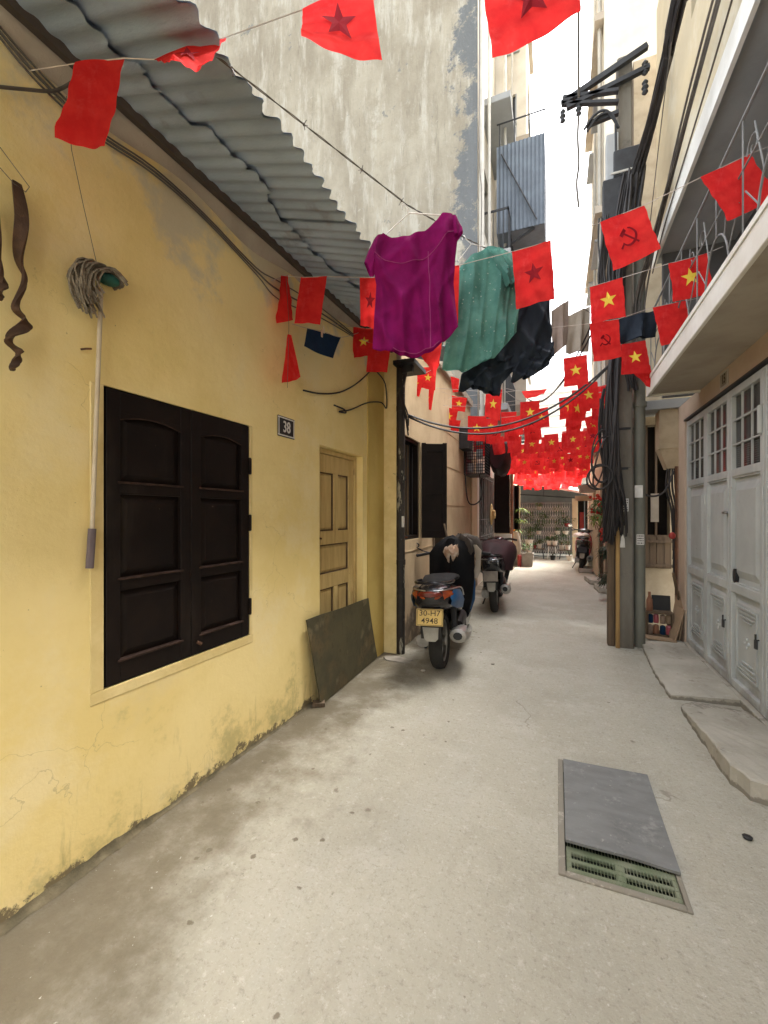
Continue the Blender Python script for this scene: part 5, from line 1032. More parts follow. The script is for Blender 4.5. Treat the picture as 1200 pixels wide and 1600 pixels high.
# ================================================================== SCOOTERS
def scooter(loc, yaw, roll, label, body, accent, plate, plate_txt, steer=0, mirrors=(-1, 1), lens=('redlens', 'orange')):
    o = thing('motor_scooter', label, 'scooter', loc, yaw, None, roll)
    K = dict(local=True)
    WR, RY, FY = .262, -.60, .62
    for y, stf in ((RY, 0), (FY, steer)):
        def rot(p):
            d = Vector(p) - Vector((0, y, 0)); return Matrix.Rotation(stf, 3, 'Z') @ d + Vector((0, y, 0))
        def circ(r, x, n=28): return [rot((x, y + r * math.cos(2 * math.pi * j / n), WR + r * math.sin(2 * math.pi * j / n))) for j in range(n)]
        tw = .052
        mb = MB(); mb.loft([circ(.19, -tw * .7), circ(.225, -tw), circ(.252, -tw * .75), circ(WR, -tw * .25), circ(WR, tw * .25), circ(.252, tw * .75), circ(.225, tw), circ(.19, tw * .7)], cap=False); whl = mb.build('tyre', 'tyre', o, smooth=True, **K)
        mb = MB(); mb.loft([circ(.192, -.036), circ(.192, .036), circ(.172, .03), circ(.172, -.03), circ(.192, -.036)], cap=False)
        for k in range(5):
            t = 2 * math.pi * k / 5 + .3
            for s in (-.12, .12):
                mb.tube([rot((.0, y + .035 * math.cos(t), WR + .035 * math.sin(t))), rot((.0, y + .178 * math.cos(t + s), WR + .178 * math.sin(t + s)))], .012, 5)
        mb.loft([circ(.045, -.05, 12), circ(.045, .05, 12)]); mb.build('rim', 'alu', whl, smooth=True, **K)
    # tail cowl
    mb = MB().loft([sup(0, z, hw, hh, y) for y, z, hw, hh in ((-1.0, .745, .04, .05), (-.985, .735, .095, .085), (-.93, .72, .135, .108), (-.80, .705, .158, .125), (-.62, .69, .165, .125), (-.42, .64, .165, .14), (-.24, .57, .155, .16), (-.08, .50, .13, .16), (.02, .43, .10, .13))])
    cw = mb.build('tail_cowl', body, o, smooth=True, **K)
    for s in (-1, 1):                                        # bright waist line, coloured flank and amber corner
        MB().tube(spline([(s * .03, -1.003, .795), (s * .10, -.975, .80), (s * .148, -.85, .795), (s * .168, -.65, .775), (s * .172, -.45, .73), (s * .158, -.2, .62)], 4), .006, 5).build('trim_line', 'chrome', cw, smooth=True, **K)
        MB().loft([[(s * (x + .012), y, z) for z, x in prof] for y, prof in ((-.93, ((.73, .128), (.70, .137), (.665, .128))), (-.84, ((.785, .140), (.72, .160), (.63, .142))), (-.70, ((.768, .152), (.69, .170), (.59, .150))), (-.5, ((.735, .152), (.66, .170), (.55, .150))), (-.33, ((.66, .15), (.60, .164), (.52, .15))))], cap=False, closed=False).build('flank_panel', accent, cw, smooth=True, **K)
        MB().loft([[(s * (x + .012), y, z) for z, x in prof] for y, prof in ((-1.005, ((.785, .02), (.75, .035), (.725, .02))), (-.975, ((.79, .083), (.755, .102), (.715, .088))), (-.90, ((.79, .118), (.755, .138), (.71, .126))), (-.83, ((.768, .14), (.745, .15), (.725, .145))))], cap=False, closed=False).build('turn_lens', lens[1], cw, smooth=True, **K)
    MB().loft([sup(0, .762, hw, hh, y, 12) for y, hw, hh in ((-1.018, .05, .02), (-.99, .088, .033), (-.93, .12, .036))]).build('tail_light', lens[0], o, smooth=True, **K)
    mb = MB().loft([sup(0, z, hw, hh, y, 12) for y, z, hw, hh in ((-.80, .828, .06, .012), (-.74, .832, .105, .026), (-.5, .838, .132, .036), (-.3, .815, .13, .04), (-.05, .785, .115, .04), (.05, .76, .07, .03))]); mb.build('seat', 'seat', o, smooth=True, **K)
    MB().tube(spline([(-.13, -.62, .83), (-.135, -.78, .842), (-.10, -.92, .852), (0, -.955, .855), (.10, -.92, .852), (.135, -.78, .842), (.13, -.62, .83)], 4), .014, 7).build('grab_rail', 'gloss_black', o, smooth=True, **K)
    # rear mudguard, plate and reflector flap
    MB().loft([[(-.075, y, z), (.075, y, z), (.07, y + .02, z + .02), (-.07, y + .02, z + .02)] for y, z in ((-.80, .66), (-.94, .66), (-1.0, .57), (-1.0, .47), (-.985, .38))]).build('mudguard', 'black', o, **K)
    MB().loft([[(-.058, -1.012, .485), (.058, -1.012, .485), (.058, -1.006, .485), (-.058, -1.006, .485)], [(-.05, -1.0, .385), (.05, -1.0, .385), (.05, -.995, .385), (-.05, -.995, .385)], [(-.03, -.996, .36), (.03, -.996, .36), (.03, -.99, .36), (-.03, -.99, .36)]]).build('mud_flap', 'grey_plastic', o, **K)
    tilt = R(17); up = Vector((0, math.sin(tilt), math.cos(tilt))); c = Vector((0, -1.03, .575)); rt = Vector((1, 0, 0)); nn = rt.cross(up)
    mb = MB(); q = [c + rt * a * .096 + up * b * .07 + nn * d for d in (-.002, .002) for a, b in ((-1, -1), (1, -1), (1, 1), (-1, 1))]
    mb.add(q, [(0, 3, 2, 1), (4, 5, 6, 7), (0, 1, 5, 4), (1, 2, 6, 5), (2, 3, 7, 6), (3, 0, 4, 7)]); pl_ = mb.build('number_plate', plate, o, **K)
    if plate_txt:
        for tx, dz in zip(plate_txt, (.033, -.030)): text(tx, .066, 'ink', pl_, WM[pl_] @ facing(c + up * dz + nn * .0028, rt, up) @ Matrix.Diagonal((.92, 1, 1, 1)), .0006, .0003, 'digits')
        mb = MB()
        for a, b, e, f in ((-.09, .09, .062, .066), (-.09, .09, -.066, -.062), (-.092, -.088, -.062, .062), (.088, .092, -.062, .062)):
            mb.poly([c + rt * x + up * z + nn * .0028 for x, z in ((a, e), (b, e), (b, f), (a, f))])
        mb.build('border', 'ink', pl_, **K)
    # drive side, muffler, shock
    MB().loft([[(.17 + hw * math.cos(t), y, z + hw * math.sin(t)) for t in [2 * math.pi * j / 14 for j in range(14)]] for y, z, hw in ((-.83, .37, .035), (-.82, .37, .062), (-.70, .35, .074), (-.48, .315, .07), (-.36, .30, .045), (-.30, .28, .03))]).build('muffler', 'alu', o, smooth=True, **K)
    MB().loft([[(.23 + .01 * math.cos(t), y, z + h * math.sin(t)) for t in [2 * math.pi * j / 10 for j in range(10)]] for y, z, h in ((-.74, .40, .02), (-.66, .39, .05), (-.5, .355, .05), (-.42, .33, .02))]).build('heat_shield', 'chrome', o, smooth=True, **K)
    MB().loft([[(.17 + .035 * math.cos(t), -.835, .37 + .035 * math.sin(t)) for t in [2 * math.pi * j / 10 for j in range(10)]], [(.17 + .03 * math.cos(t), -.836, .37 + .03 * math.sin(t)) for t in [2 * math.pi * j / 10 for j in range(10)]]]).build('muffler_end', 'black', o, **K)
    MB().loft([sup(-.115, z, .05, hh, y, 12) for y, z, hh in ((-.72, .28, .06), (-.5, .29, .10), (-.2, .31, .11), (.02, .32, .08))]).build('engine_case', 'alu', o, smooth=True, **K)
    MB().loft([sup(.10, z, .06, hh, y, 12) for y, z, hh in ((-.34, .33, .06), (-.2, .36, .10), (0, .34, .09))]).build('engine_block', 'black', o, smooth=True, **K)
    for x in (-.12, .12): MB().tube([(x, -.6, .30), (x, -.62, .58)], .026, 8).build('shock_absorber', 'steel', o, smooth=True, **K)
    MB().loft([[(-hw, y, z), (hw, y, z), (hw, y, z + h), (-hw, y, z + h)] for y, hw, z, h in ((-.1, .16, .27, .08), (.1, .165, .26, .07), (.36, .16, .27, .07), (.45, .14, .30, .1))]).build('floorboard', body, o, **K)
    MB().loft([[(hw * a, y - .06 * (1 - abs(a)) * 0 + .05 * (1 - a * a), z) for a in (-1, -.6, -.2, .2, .6, 1)] + [(hw * a * .9, y - .03 + .02 * (1 - a * a), z) for a in (1, .6, .2, -.2, -.6, -1)] for y, hw, z in ((.42, .15, .28), (.44, .20, .45), (.45, .21, .65), (.43, .18, .82), (.40, .12, .92))]).build('leg_shield', accent, o, smooth=True, **K)
    MB().loft([sup(0, z, hw, hh, y, 12) for y, z, hw, hh in ((.34, .98, .09, .03), (.40, .98, .15, .06), (.48, .97, .14, .075), (.56, .95, .08, .05))]).build('handlebar_cover', body, o, smooth=True, **K)
    for s in (-1, 1):
        cs, sn = math.cos(steer), math.sin(steer)
        rp = lambda x, y, z: (x * cs - (y - .42) * sn, x * sn + (y - .42) * cs + .42, z)
        MB().tube([rp(s * .12, .42, .99), rp(s * .24, .40, 1.0), rp(s * .36, .34, .98)], .017, 8).build('handgrip', 'black', o, smooth=True, **K)
        if s not in mirrors: continue
        MB().tube([rp(s * .22, .42, 1.0), rp(s * .30, .43, 1.03), rp(s * .36, .42, 1.07)], .007, 5).build('mirror_stem', 'black', o, **K)
        mc_ = Vector(rp(s * .39, .40, 1.10)); m2 = MB().sphere(mc_, (.065, .02, .04), 12, 6).build('mirror', 'black', o, smooth=True, **K)
        MB().loft([[mc_ + Vector((r * .055 * math.cos(t), -.0205 + .004 * (1 - r), r * .033 * math.sin(t))) for t in [2 * math.pi * j / 12 for j in range(12)]] for r in (1, .05)]).build('mirror_glass', 'mirror', m2, **K)
    MB().loft([[(hw * math.cos(t), FY + r * math.cos(p), WR + r * math.sin(p) + .01 * math.sin(t)) for t in (0, .8, 1.57, 2.34, 3.14)] for p, r, hw in ((.2, .285, .04), (.7, .29, .065), (1.3, .295, .075), (1.9, .29, .07), (2.5, .285, .05))], closed=False, cap=False).build('front_fender', body, o, smooth=True, **K)
    MB().tube([(-.06, .60, .27), (-.06, .48, .75)], .02, 6).tube([(.06, .60, .27), (.06, .48, .75)], .02, 6).build('fork', 'alu', o, **K)
    MB().tube([(-.10, -.15, .28), (-.22, -.08, .0)], .012, 5).build('side_stand', 'steel', o, **K)
    MB().sphere((0, .58, .86), (.10, .05, .07), 12, 7).build('headlight', 'glass', o, smooth=True, **K)
    return o
sc1 = scooter((-1.04, 4.39, 0), R(5), R(-2), 'blue and black scooter with yellow plate parked by the pink wall, nearest the camera', 'gloss_black', 'blue', 'plate', ('30-H7', '4948'), R(12), (-1,))
# black coat heaped over the handlebars with a pale print
def heap(name, m, rings, amp, seed, label, cat, n=26):
    rr = random.Random(seed); ph = [rr.uniform(0, 6) for _ in range(6)]; mb = MB(); out = []
    for i, (x, y, z, a, b) in enumerate(rings):
        row = []
        for j in range(n):
            t = 2 * math.pi * j / n; k = 1 + amp * (math.sin(5 * t + ph[0] + i * .4) * .5 + math.sin(9 * t + ph[1] - i * .3) * .35 + math.sin(3 * t + ph[2] + i) * .4)
            row.append((x + a * k * math.cos(t), y + b * k * math.sin(t), z + amp * .12 * math.sin(4 * t + ph[3] + i)))
        out.append(row)
    mb.loft(out); o = mb.build(name, m, smooth=True); o['label'] = label; o['category'] = cat; return o
heap('black_coat', 'coat', [(-1.10, 4.72, .30, .17, .15), (-1.10, 4.71, .5, .215, .18), (-1.08, 4.70, .75, .235, .2), (-1.08, 4.69, .95, .235, .2), (-1.05, 4.69, 1.05, .21, .18), (-1.04, 4.68, 1.13, .15, .14), (-1.03, 4.68, 1.16, .07, .06)], .17, 3, 'big black coat heaped over the front of the blue scooter', 'coat')
wc = onY(706, 864, 4.50)
heap('pale_scarf', 'catwhite', [(wc.x, 4.50, wc.z - .095, .012, .02), (wc.x - .005, 4.49, wc.z - .06, .04, .03), (wc.x + .01, 4.485, wc.z - .01, .07, .04), (wc.x - .005, 4.49, wc.z + .035, .085, .04), (wc.x + .03, 4.50, wc.z + .07, .035, .03)], .25, 4, 'cream and rust coloured scarf tucked into the black coat', 'scarf', 18)
heap('plaid_bundle', 'timber_dark', [(-.87, 4.68, .98, .05, .05), (-.86, 4.68, 1.02, .10, .09), (-.88, 4.67, 1.10, .11, .09), (-.92, 4.67, 1.15, .12, .08), (-.96, 4.67, 1.18, .06, .05)], .18, 9, 'dark striped garment on top of the black coat', 'garment')
o = MB().loft([[Vector((-.80 + dx, 4.62 + .02 * math.sin(k), z)) + Vector((.035 * w_ * math.cos(t), .02 * math.sin(t), 0)) for t in [2 * math.pi * j / 10 for j in range(10)]] for k, (z, dx, w_) in enumerate(((.72, -.01, .5), (.80, 0, 1), (.92, .01, .8), (1.02, .01, 1.1), (1.08, -.02, .5)))]).build('beige_sleeve', 'beige_cloth', smooth=True); o['label'] = 'beige sleeve hanging from the right of the black coat'; o['category'] = 'sleeve'
o = MB().tube([(-1.17, 4.80, 1.12), (-1.22, 4.84, 1.30)], .012, 6).build('umbrella_stick', 'oldwood'); o['label'] = 'dark stick poking up behind the black coat'; o['category'] = 'stick'
sc1.scale = (1.16, 1, .97)
sc2 = scooter((-.87, 6.86, 0), R(4), R(-3), 'black scooter under a maroon cover, parked behind the blue one', 'gloss_black', 'black', 'plate_grey', None, R(-10), (), ('gloss_black', 'gloss_black'))
heap('maroon_cover', 'maroon', [(-.84, 6.40, .62, .25, .30), (-.84, 6.45, .74, .28, .42), (-.84, 6.5, .84, .28, .5), (-.84, 6.6, .93, .26, .5), (-.84, 6.65, .99, .22, .42), (-.84, 6.65, 1.015, .12, .2)], .11, 5, 'dark maroon cover thrown over the second scooter', 'cover')
q = onY(790, 868, 6.15)
o = MB().tube(spline([(-.95, 6.03, .80), (-.84, 5.985, .805), (-.73, 6.03, .80)]), .010, 6).build('chrome_strip', 'chrome', smooth=True); o['label'] = 'bright chrome strip across the back of the maroon cover'; o['category'] = 'trim strip'
sc3 = scooter((.60, 12.2, 0), R(-4), R(4), 'black and pink red scooter parked at the far right by the white wall', 'gloss_black', 'pinkred', 'black', None, R(20), (-1, 1), ('gloss_black', 'gloss_black'))
heap('white_seat_cloth', 'potwhite', [(.57, 12.0, .84, .20, .32), (.57, 12.0, .90, .20, .32), (.57, 12.02, .94, .12, .24)], .08, 8, 'white cloth spread over the seat of the far scooter', 'cloth')
# ================================================================== LAUNDRY
def curve_at(P, u):
    P = [Vector((*p, 0)) for p in P]; L = [0]
    for a, b in zip(P, P[1:]): L.append(L[-1] + (b - a).length)
    s = u * L[-1]
    for i in range(len(P) - 1):
        if s <= L[i + 1] + 1e-9:
            f = (s - L[i]) / max(1e-9, L[i + 1] - L[i]); return P[i].lerp(P[i + 1], f)
    return P[-1]
def coons(top, bot, lef, rig, dist, nu, nv, fold, bulge):
    c00, c10, c01, c11 = [Vector((*p, 0)) for p in (top[0], top[-1], bot[0], bot[-1])]
    mb = MB()
    def f(u, v, s):
        t_, b_, l_, r_ = curve_at(top, u), curve_at(bot, u), curve_at(lef, v), curve_at(rig, v)
        p = t_ * (1 - v) + b_ * v + l_ * (1 - u) + r_ * u - (c00 * (1 - u) * (1 - v) + c10 * u * (1 - v) + c01 * (1 - u) * v + c11 * u * v)
        q = at(p.x, p.y, dist); nrm = Vector((-SN, CS, 0))
        return tuple(q + nrm * (fold(u, v) * (.35 + .65 * v) + s * bulge * max(0, math.sin(math.pi * min(1, max(0, u)))) ** .5 * (.4 + .6 * v)))
    mb.fn = lambda u, v: Vector(f(u, v, -1)) - Vector((-SN, CS, 0)) * .0015
    for s in (-1, 1): mb.grid(lambda u, v, s=s: f(u, v, s), nu, nv)
    return mb
def hanger(hook, lft, rgt, dist, label):
    o = MB(); h, l, r = at(*hook, dist), at(*lft, dist), at(*rgt, dist); n = (l + r) / 2 * .3 + h * .7
    nk = h + ((l + r) / 2 - h) * .35
    o.tube([l, nk, r], .0028, 5); o.tube(spline([nk, h + Vector((.004, 0, -.01)), h + Vector((-.006, 0, .012)), h + Vector((-.018, 0, .004)), h + Vector((-.016, 0, -.008))], 3), .0026, 5)
    k = o.build('wire_hanger', 'paper'); k['label'] = label; k['category'] = 'hanger'
D1_, D2_, D3_ = 1.9, 2.45, 2.62
def crease(x, k): return (math.cos(x) ** 2) ** (1.2 * k)
fold1 = lambda u, v: .008 * math.sin(13 * u + 3 * v) - .030 * crease(7 * u + 1.5 * v, 2.5) - .040 * crease(6 * (u * 1.2 - v) + 1.2, 4) * (1 - u) * (1 - .5 * v) + .004 * math.sin(31 * u - 7 * v) - .018 * crease(15 * u - 2 * v, 3) * v - .022 * crease(5 * u + 7 * v + 1, 5) * (1 - v)
ts = thing('purple_shirt', 'purple short sleeved top drying on a wire hanger over the alley', 'shirt', at(650, 556, D1_))
_b = coons([(598, 366), (612, 372), (640, 372), (664, 362), (682, 346), (690, 336), (706, 335)], [(582, 545), (600, 550), (618, 556), (650, 557), (676, 551), (694, 533), (715, 513)], [(598, 366), (586, 395), (584, 425), (588, 445), (582, 545)], [(706, 335), (716, 365), (712, 400), (709, 440), (715, 513)], D1_, 64, 60, fold1, .016)
sfn = _b.fn; _b.build('body', 'purple', ts, smooth=True)
coons([(600, 365), (584, 374)], [(584, 434), (574, 412)], [(600, 365), (592, 400), (584, 434)], [(584, 374), (576, 392), (569, 412)], D1_, 8, 10, lambda u, v: .01 * math.sin(8 * u + 4 * v), .03).build('sleeve', 'purple', ts, smooth=True)
coons([(704, 335), (716, 343)], [(709, 372), (723, 366)], [(704, 335), (706, 355), (709, 372)], [(716, 343), (722, 356), (723, 366)], D1_, 8, 8, lambda u, v: .01 * math.sin(8 * u + 4 * v), .03).build('sleeve', 'purple', ts, smooth=True)
for P in ([(i / 24, .20 + .07 * math.sin(3.1 * i / 24) - .06 * i / 24) for i in range(25)], [(.60 + .03 * math.sin(3 * i / 30), .19 + .80 * i / 30) for i in range(31)], [(.22 + .5 * i / 24 - .0, .985) for i in range(25)]):
    MB().tube([sfn(*q) for q in P], .0020, 4).build('seam', 'purple_seam', ts, smooth=True)
hanger((634, 322), (601, 368), (700, 337), D1_ + .01, 'white wire hanger holding the purple top')
fold2 = lambda u, v: .014 * math.sin(15 * u + 2 * v) - .035 * crease(10 * u - 1.5 * v, 2) - .02 * crease(17 * u + 3 * v, 3) + .008 * math.sin(12 * v + 9 * u)
tl = thing('teal_blouse', 'teal blouse with small white print hanging behind the purple top', 'blouse', at(750, 580, D2_))
coons([(708, 428), (735, 402), (762, 387), (786, 390), (805, 408)], [(690, 578), (720, 583), (735, 575), (772, 560), (806, 520)], [(708, 428), (704, 480), (696, 540), (690, 578)], [(805, 408), (810, 440), (808, 480), (806, 520)], D2_, 56, 48, fold2, .016).build('body', 'teal', tl, smooth=True)
coons([(760, 388), (800, 396)], [(790, 450), (815, 440)], [(760, 388), (778, 420), (790, 450)], [(800, 396), (812, 420), (815, 440)], D2_ - .03, 8, 8, fold2, .02).build('sleeve', 'teal', tl, smooth=True)
hanger((727, 371), (716, 408), (792, 392), D2_ + .01, 'white wire hanger holding the teal blouse')
sh = thing('black_shorts', 'crumpled black navy shorts hanging behind the teal blouse', 'shorts', at(790, 600, D3_))
foldb = lambda u, v: .012 * math.sin(11 * u + 6 * v) - .04 * crease(6 * (u - .8 * v), 3) - .03 * crease(9 * u + 4 * v, 4) + .008 * math.sin(27 * u - 9 * v)
coons([(776, 415), (800, 412), (830, 440), (857, 455)], [(752, 556), (776, 572), (806, 572), (863, 560)], [(776, 415), (766, 470), (758, 515), (752, 556)], [(857, 455), (860, 500), (863, 560)], D3_, 44, 40, foldb, .03).build('seat_panel', 'navy', sh, smooth=True)
coons([(756, 540), (785, 556), (820, 562)], [(716, 612), (745, 606), (778, 622)], [(756, 540), (734, 570), (718, 590), (716, 612)], [(820, 562), (798, 584), (784, 600), (778, 622)], D3_ - .02, 30, 26, foldb, .035).build('leg', 'navy', sh, smooth=True)
coons([(800, 556), (830, 545), (864, 535)], [(797, 598), (826, 590), (854, 574)], [(800, 556), (797, 575), (797, 598)], [(864, 535), (864, 555), (854, 574)], D3_ - .02, 26, 20, foldb, .035).build('leg', 'navy', sh, smooth=True)
for T_, B_, m, d, lab in (([(861, 486), (889, 468)], [(864, 556), (888, 536)], 'brown_cloth', 5.6, 'taupe cloth hanging high across the alley beside the black shorts'), ([(886, 494), (922, 478)], [(884, 552), (922, 548)], 'beige_cloth', 5.8, 'beige cloth hanging high beside the taupe one'), ([(963, 500), (1026, 484)], [(963, 535), (1028, 524)], 'navy', 4.0, 'black cloth hung between the hammer flag and the plain flag')):
    L_, R_ = [T_[0], B_[0]], [T_[1], B_[1]]
    o = coons(T_, B_, L_, R_, d, 14, 10, lambda u, v: .04 * math.sin(9 * u) + .02 * math.sin(17 * u + 3 * v), .02).build('hanging_cloth', m, smooth=True); o['label'] = lab; o['category'] = 'cloth'
# the clothesline
cp = [Vector((-1.03, 1.07, 2.90)), at(636, 320, D1_ + .01), at(727, 372, D2_ + .01), at(800, 408, D3_ + .02), Vector((.62, 5.05, 3.35))]
cl_ = thing('clothesline', 'twisted wire clothesline running from the eave across the alley to the pole', 'clothesline', cp[0])
mb = MB()
for s in (0, math.pi):
    P = []
    for i in range(len(cp) - 1):
        for j in range(24): f = j / 24; P.append(cp[i].lerp(cp[i + 1], f) + Vector((.0022 * math.cos(9 * len(P) * .1 + s), 0, .0022 * math.sin(9 * len(P) * .1 + s) - .02 * math.sin(math.pi * f) * (i == 3))))
    mb.tube(P + [cp[-1]], .0022, 4)
mb.build('wire', 'wire', cl_)
for f in (.06, .38, .70, .96):
    p = cp[0].lerp(cp[1], f); mb = MB()
    for k in range(4): mb.tube([p, p + Vector((rnd(-.022, .022), rnd(-.01, .01), rnd(-.03, .014)))], .0018, 4)
    mb.ring(p, (0, .006, .002), (0, 0, .006), .002, 8, 4); mb.build('knot', 'wire', cl_)
# ================================================================== FLAGS
def star2(r, rin=.40): return [((r if j % 2 == 0 else r * rin) * math.sin(math.pi * j / 5), (r if j % 2 == 0 else r * rin) * math.cos(math.pi * j / 5)) for j in range(10)]
def emblem2(r):
    """crossed hammer and sickle as a list of quads in flag units"""
    q = []; n = 12
    arc = [math.radians(a) for a in [-150 + 235 * i / n for i in range(n + 1)]]
    wid = [.10 + .16 * math.sin(math.pi * min(1, i / n * 1.0)) * (1 - .4 * i / n) for i in range(n + 1)]
    for i in range(n):
        a, b = arc[i], arc[i + 1]
        q.append([(r * .8 * math.cos(a), r * .8 * math.sin(a)), (r * .8 * math.cos(b), r * .8 * math.sin(b)), (r * (.8 - wid[i + 1]) * math.cos(b), r * (.8 - wid[i + 1]) * math.sin(b)), (r * (.8 - wid[i]) * math.cos(a), r * (.8 - wid[i]) * math.sin(a))])
    def qd(a, b, w_):
        a, b = Vector((*a, 0)), Vector((*b, 0)); d = (b - a).normalized(); s = Vector((-d.y, d.x, 0)) * w_
        q.append([tuple((a + s)[:2]), tuple((b + s)[:2]), tuple((b - s)[:2]), tuple((a - s)[:2])])
    qd((-.62 * r, -.5 * r), (-.95 * r, -.85 * r), .09 * r)
    qd((.75 * r, -.75 * r), (-.35 * r, .38 * r), .085 * r); qd((-.68 * r, .22 * r), (-.2 * r, .68 * r), .17 * r)
    return q
def printmesh(mb, kind, P):
    """P(u, v) -> point on the cloth (with its print offset); u, v in 0..1, aspect already square"""
    if kind.startswith('star'):
        s = star2(.25); c = P(.5, .48); n = [P(.5 + a, .48 - b) for a, b in s]
        mb.add([c] + n, [(0, 1 + j, 1 + (j + 1) % 10) for j in range(10)])
    elif kind.startswith('hammer'):
        for q in emblem2(.23): mb.add([P(.5 + a, .48 - b) for a, b in q], [(0, 1, 2, 3)])
KIND = {'star': ('star', -1), 'starback': ('print_shade', -1), 'hammer': ('star', -1), 'hammerback': ('print_shade', -1)}
def nearflag(corners, t, kind, label, dts=(0, 0, 0, 0), amp=.012):
    P = [at(*c, t + d) for c, d in zip(corners, dts)]; TL, TR, BR, BL = P; ph = rnd(0, 6)
    org = (TL + TR) / 2
    asp = ((TR - TL).length + (BR - BL).length) / max(.001, (BL - TL).length + (BR - TR).length)
    nrm = (TR - TL).cross(BL - TL).normalized()
    if nrm.y > 0: nrm = -nrm                                   # towards the viewer's side of the alley
    def f(u, v, s=0): return (TL.lerp(TR, u)).lerp(BL.lerp(BR, u), v) + nrm * (amp * math.sin(5 * u + ph + 1.5 * v) * (.25 + .75 * v) + amp * .5 * math.sin(9 * v + ph) * v + amp * .22 * math.sin(23 * v + 4 * u + ph) + amp * .3 * math.sin(14 * u - 6 * v + 2 * ph) * v + s)
    o = MB().grid(lambda u, v: f(u, v), 18, 18).build('flag', 'flag', smooth=True, origin=org)
    o['label'] = label; o['category'] = 'flag'
    if kind in KIND:
        m, s = KIND[kind]; mb = MB(); k = min(1.3, max(.75, asp))
        printmesh(mb, kind, lambda u, v: f(u, .48 + (v - .48) * k, .0055)); mb.build('print', m, o)
    return [TL, TR]
def strung(name, pts, label, ends):
    pts = sorted(pts, key=lambda p: p.x); P = [Vector(ends[0])] + pts + [Vector(ends[1])]
    o = MB().tube([p + Vector((0, .002, 0)) for p in P], .0022, 4).build(name, 'string'); o['label'] = label; o['category'] = 'string'
F = nearflag
s1 = F([(118, 98), (193, 90), (167, 233), (90, 220)], 1.40, 'plain', 'big plain red flag at upper left against the roof eave, nearest of all')
s1 += F([(240, 92), (353, 57), (310, 107), (275, 104)], 1.38, 'starback', 'red flag blown almost flat, edge on, at the roof edge upper left', (0, 0, -.20, -.22))
s1 += F([(473, 14), (580, -28), (597, 100), (472, 63)], 1.42, 'starback', 'red flag before the stained gable with the tip of a dark star', (0, 0, -.05, 0))
s1 += F([(750, -45), (900, -95), (906, 22), (768, 95)], 1.48, 'starback', 'big red flag cut by the top edge against the white sky')
strung('flag_string', s1, 'nearest flag string crossing the top of the view', (at(30, 112, 1.5), at(1130, -180, 1.6)))
s3 = F([(440, 430), (449, 430), (460, 500), (434, 505)], 2.70, 'star', 'narrow red star flag seen nearly edge on at the left end below the eave', (0, .08, .12, -.06))
s3 += F([(470, 433), (511, 432), (500, 507), (459, 504)], 2.62, 'plain', 'plain red flag against the yellow wall under the eave')
s3 += F([(562, 433), (600, 434), (588, 516), (563, 508)], 2.45, 'starback', 'backlit red flag with dark star half hidden by the purple top')
s3 += F([(676, 424), (718, 414), (716, 505), (685, 512)], 2.34, 'plain', 'red flag showing as a sliver between the purple top and the teal blouse')
s3 += F([(800, 393), (860, 376), (867, 467), (808, 482)], 2.26, 'starback', 'pale lit red flag with a dark star before the black shorts')
s3 += F([(937, 348), (1007, 320), (1031, 390), (957, 424)], 2.38, 'hammerback', 'red flag with a faint dark hammer and sickle before the pole')
s3 += F([(1093, 278), (1172, 240), (1212, 310), (1137, 345)], 2.2, 'plain', 'plain red flag at upper right before the grey soffit')
strung('flag_string', s3, 'second flag string from the eave past the laundry to the upper right balcony', (Y(424, 438, .03), at(1290, 195, 2.2)))
s = F([(449, 523), (455, 523), (470, 590), (441, 600)], 2.66, 'plain', 'kite shaped folded red flag hanging on its own thread before the yellow wall', (0, 0, .12, -.04))
wline('flag_thread', 'wire', [at(447, 434, 2.68), at(451, 500, 2.66), at(451, 524, 2.66), at(449, 606, 2.62)], .0016, 'thin dark thread holding the kite shaped flag', 'thread', 4)
s4 = F([(552, 511), (590, 514), (580, 556), (551, 558)], 3.72, 'star', 'red flag with yellow star peeping out left of the purple top')
s4 += F([(922, 448), (972, 434), (979, 494), (925, 506)], 3.15, 'star', 'red star flag hung high before the pole above the hammer flag')
s4 += F([(1044, 412), (1104, 396), (1113, 460), (1054, 470)], 3.0, 'star', 'red star flag nearest the white balcony edge on the right')
strung('flag_string', s4, 'third flag string ending at the balcony railing on the right', (Y(520, 506, .03), at(1130, 385, 3.0)))
s4 = F([(577, 535), (610, 545), (605, 582), (572, 580)], 3.66, 'plain', 'plain dark red flag below the purple top by the wall corner')
s4 += F([(655, 552), (690, 528), (688, 556), (681, 588)], 3.3, 'plain', 'folded triangular red flag just under the purple top', (0, .1, 0, .1))
s4 += F([(921, 506), (967, 498), (971, 558), (926, 566)], 3.40, 'hammerback', 'red flag with dark hammer and sickle below the high star flag')
s4 += F([(1020, 480), (1070, 470), (1085, 526), (1035, 540)], 3.3, 'plain', 'plain creased red flag before the balcony edge')
strung('flag_string', s4, 'fourth flag string from the wall corner to the white balcony edge', (Y(560, 528, .03), at(1100, 464, 3.3)))
s4 = F([(880, 560), (917, 554), (919, 600), (882, 604)], 4.35, 'star', 'red star flag against the white sky strip left of the pole')
s4 += F([(971, 538), (1008, 532), (1017, 582), (972, 585)], 3.95, 'star', 'red star flag across the two pipes under the plain creased flag')
s4 += F([(985, 580), (1015, 570), (1024, 607), (1012, 603)], 4.0, 'plain', 'drooping red flag corner hanging below the star flag by the pipes')
s4 += F([(1018, 580), (1038, 573), (1026, 592), (1020, 590)], 4.05, 'plain', 'small folded red flag tip at the end of the balcony')
strung('flag_string', s4, 'fifth flag string tied to the pole', (at(760, 588, 4.6), at(1042, 568, 4.05)))
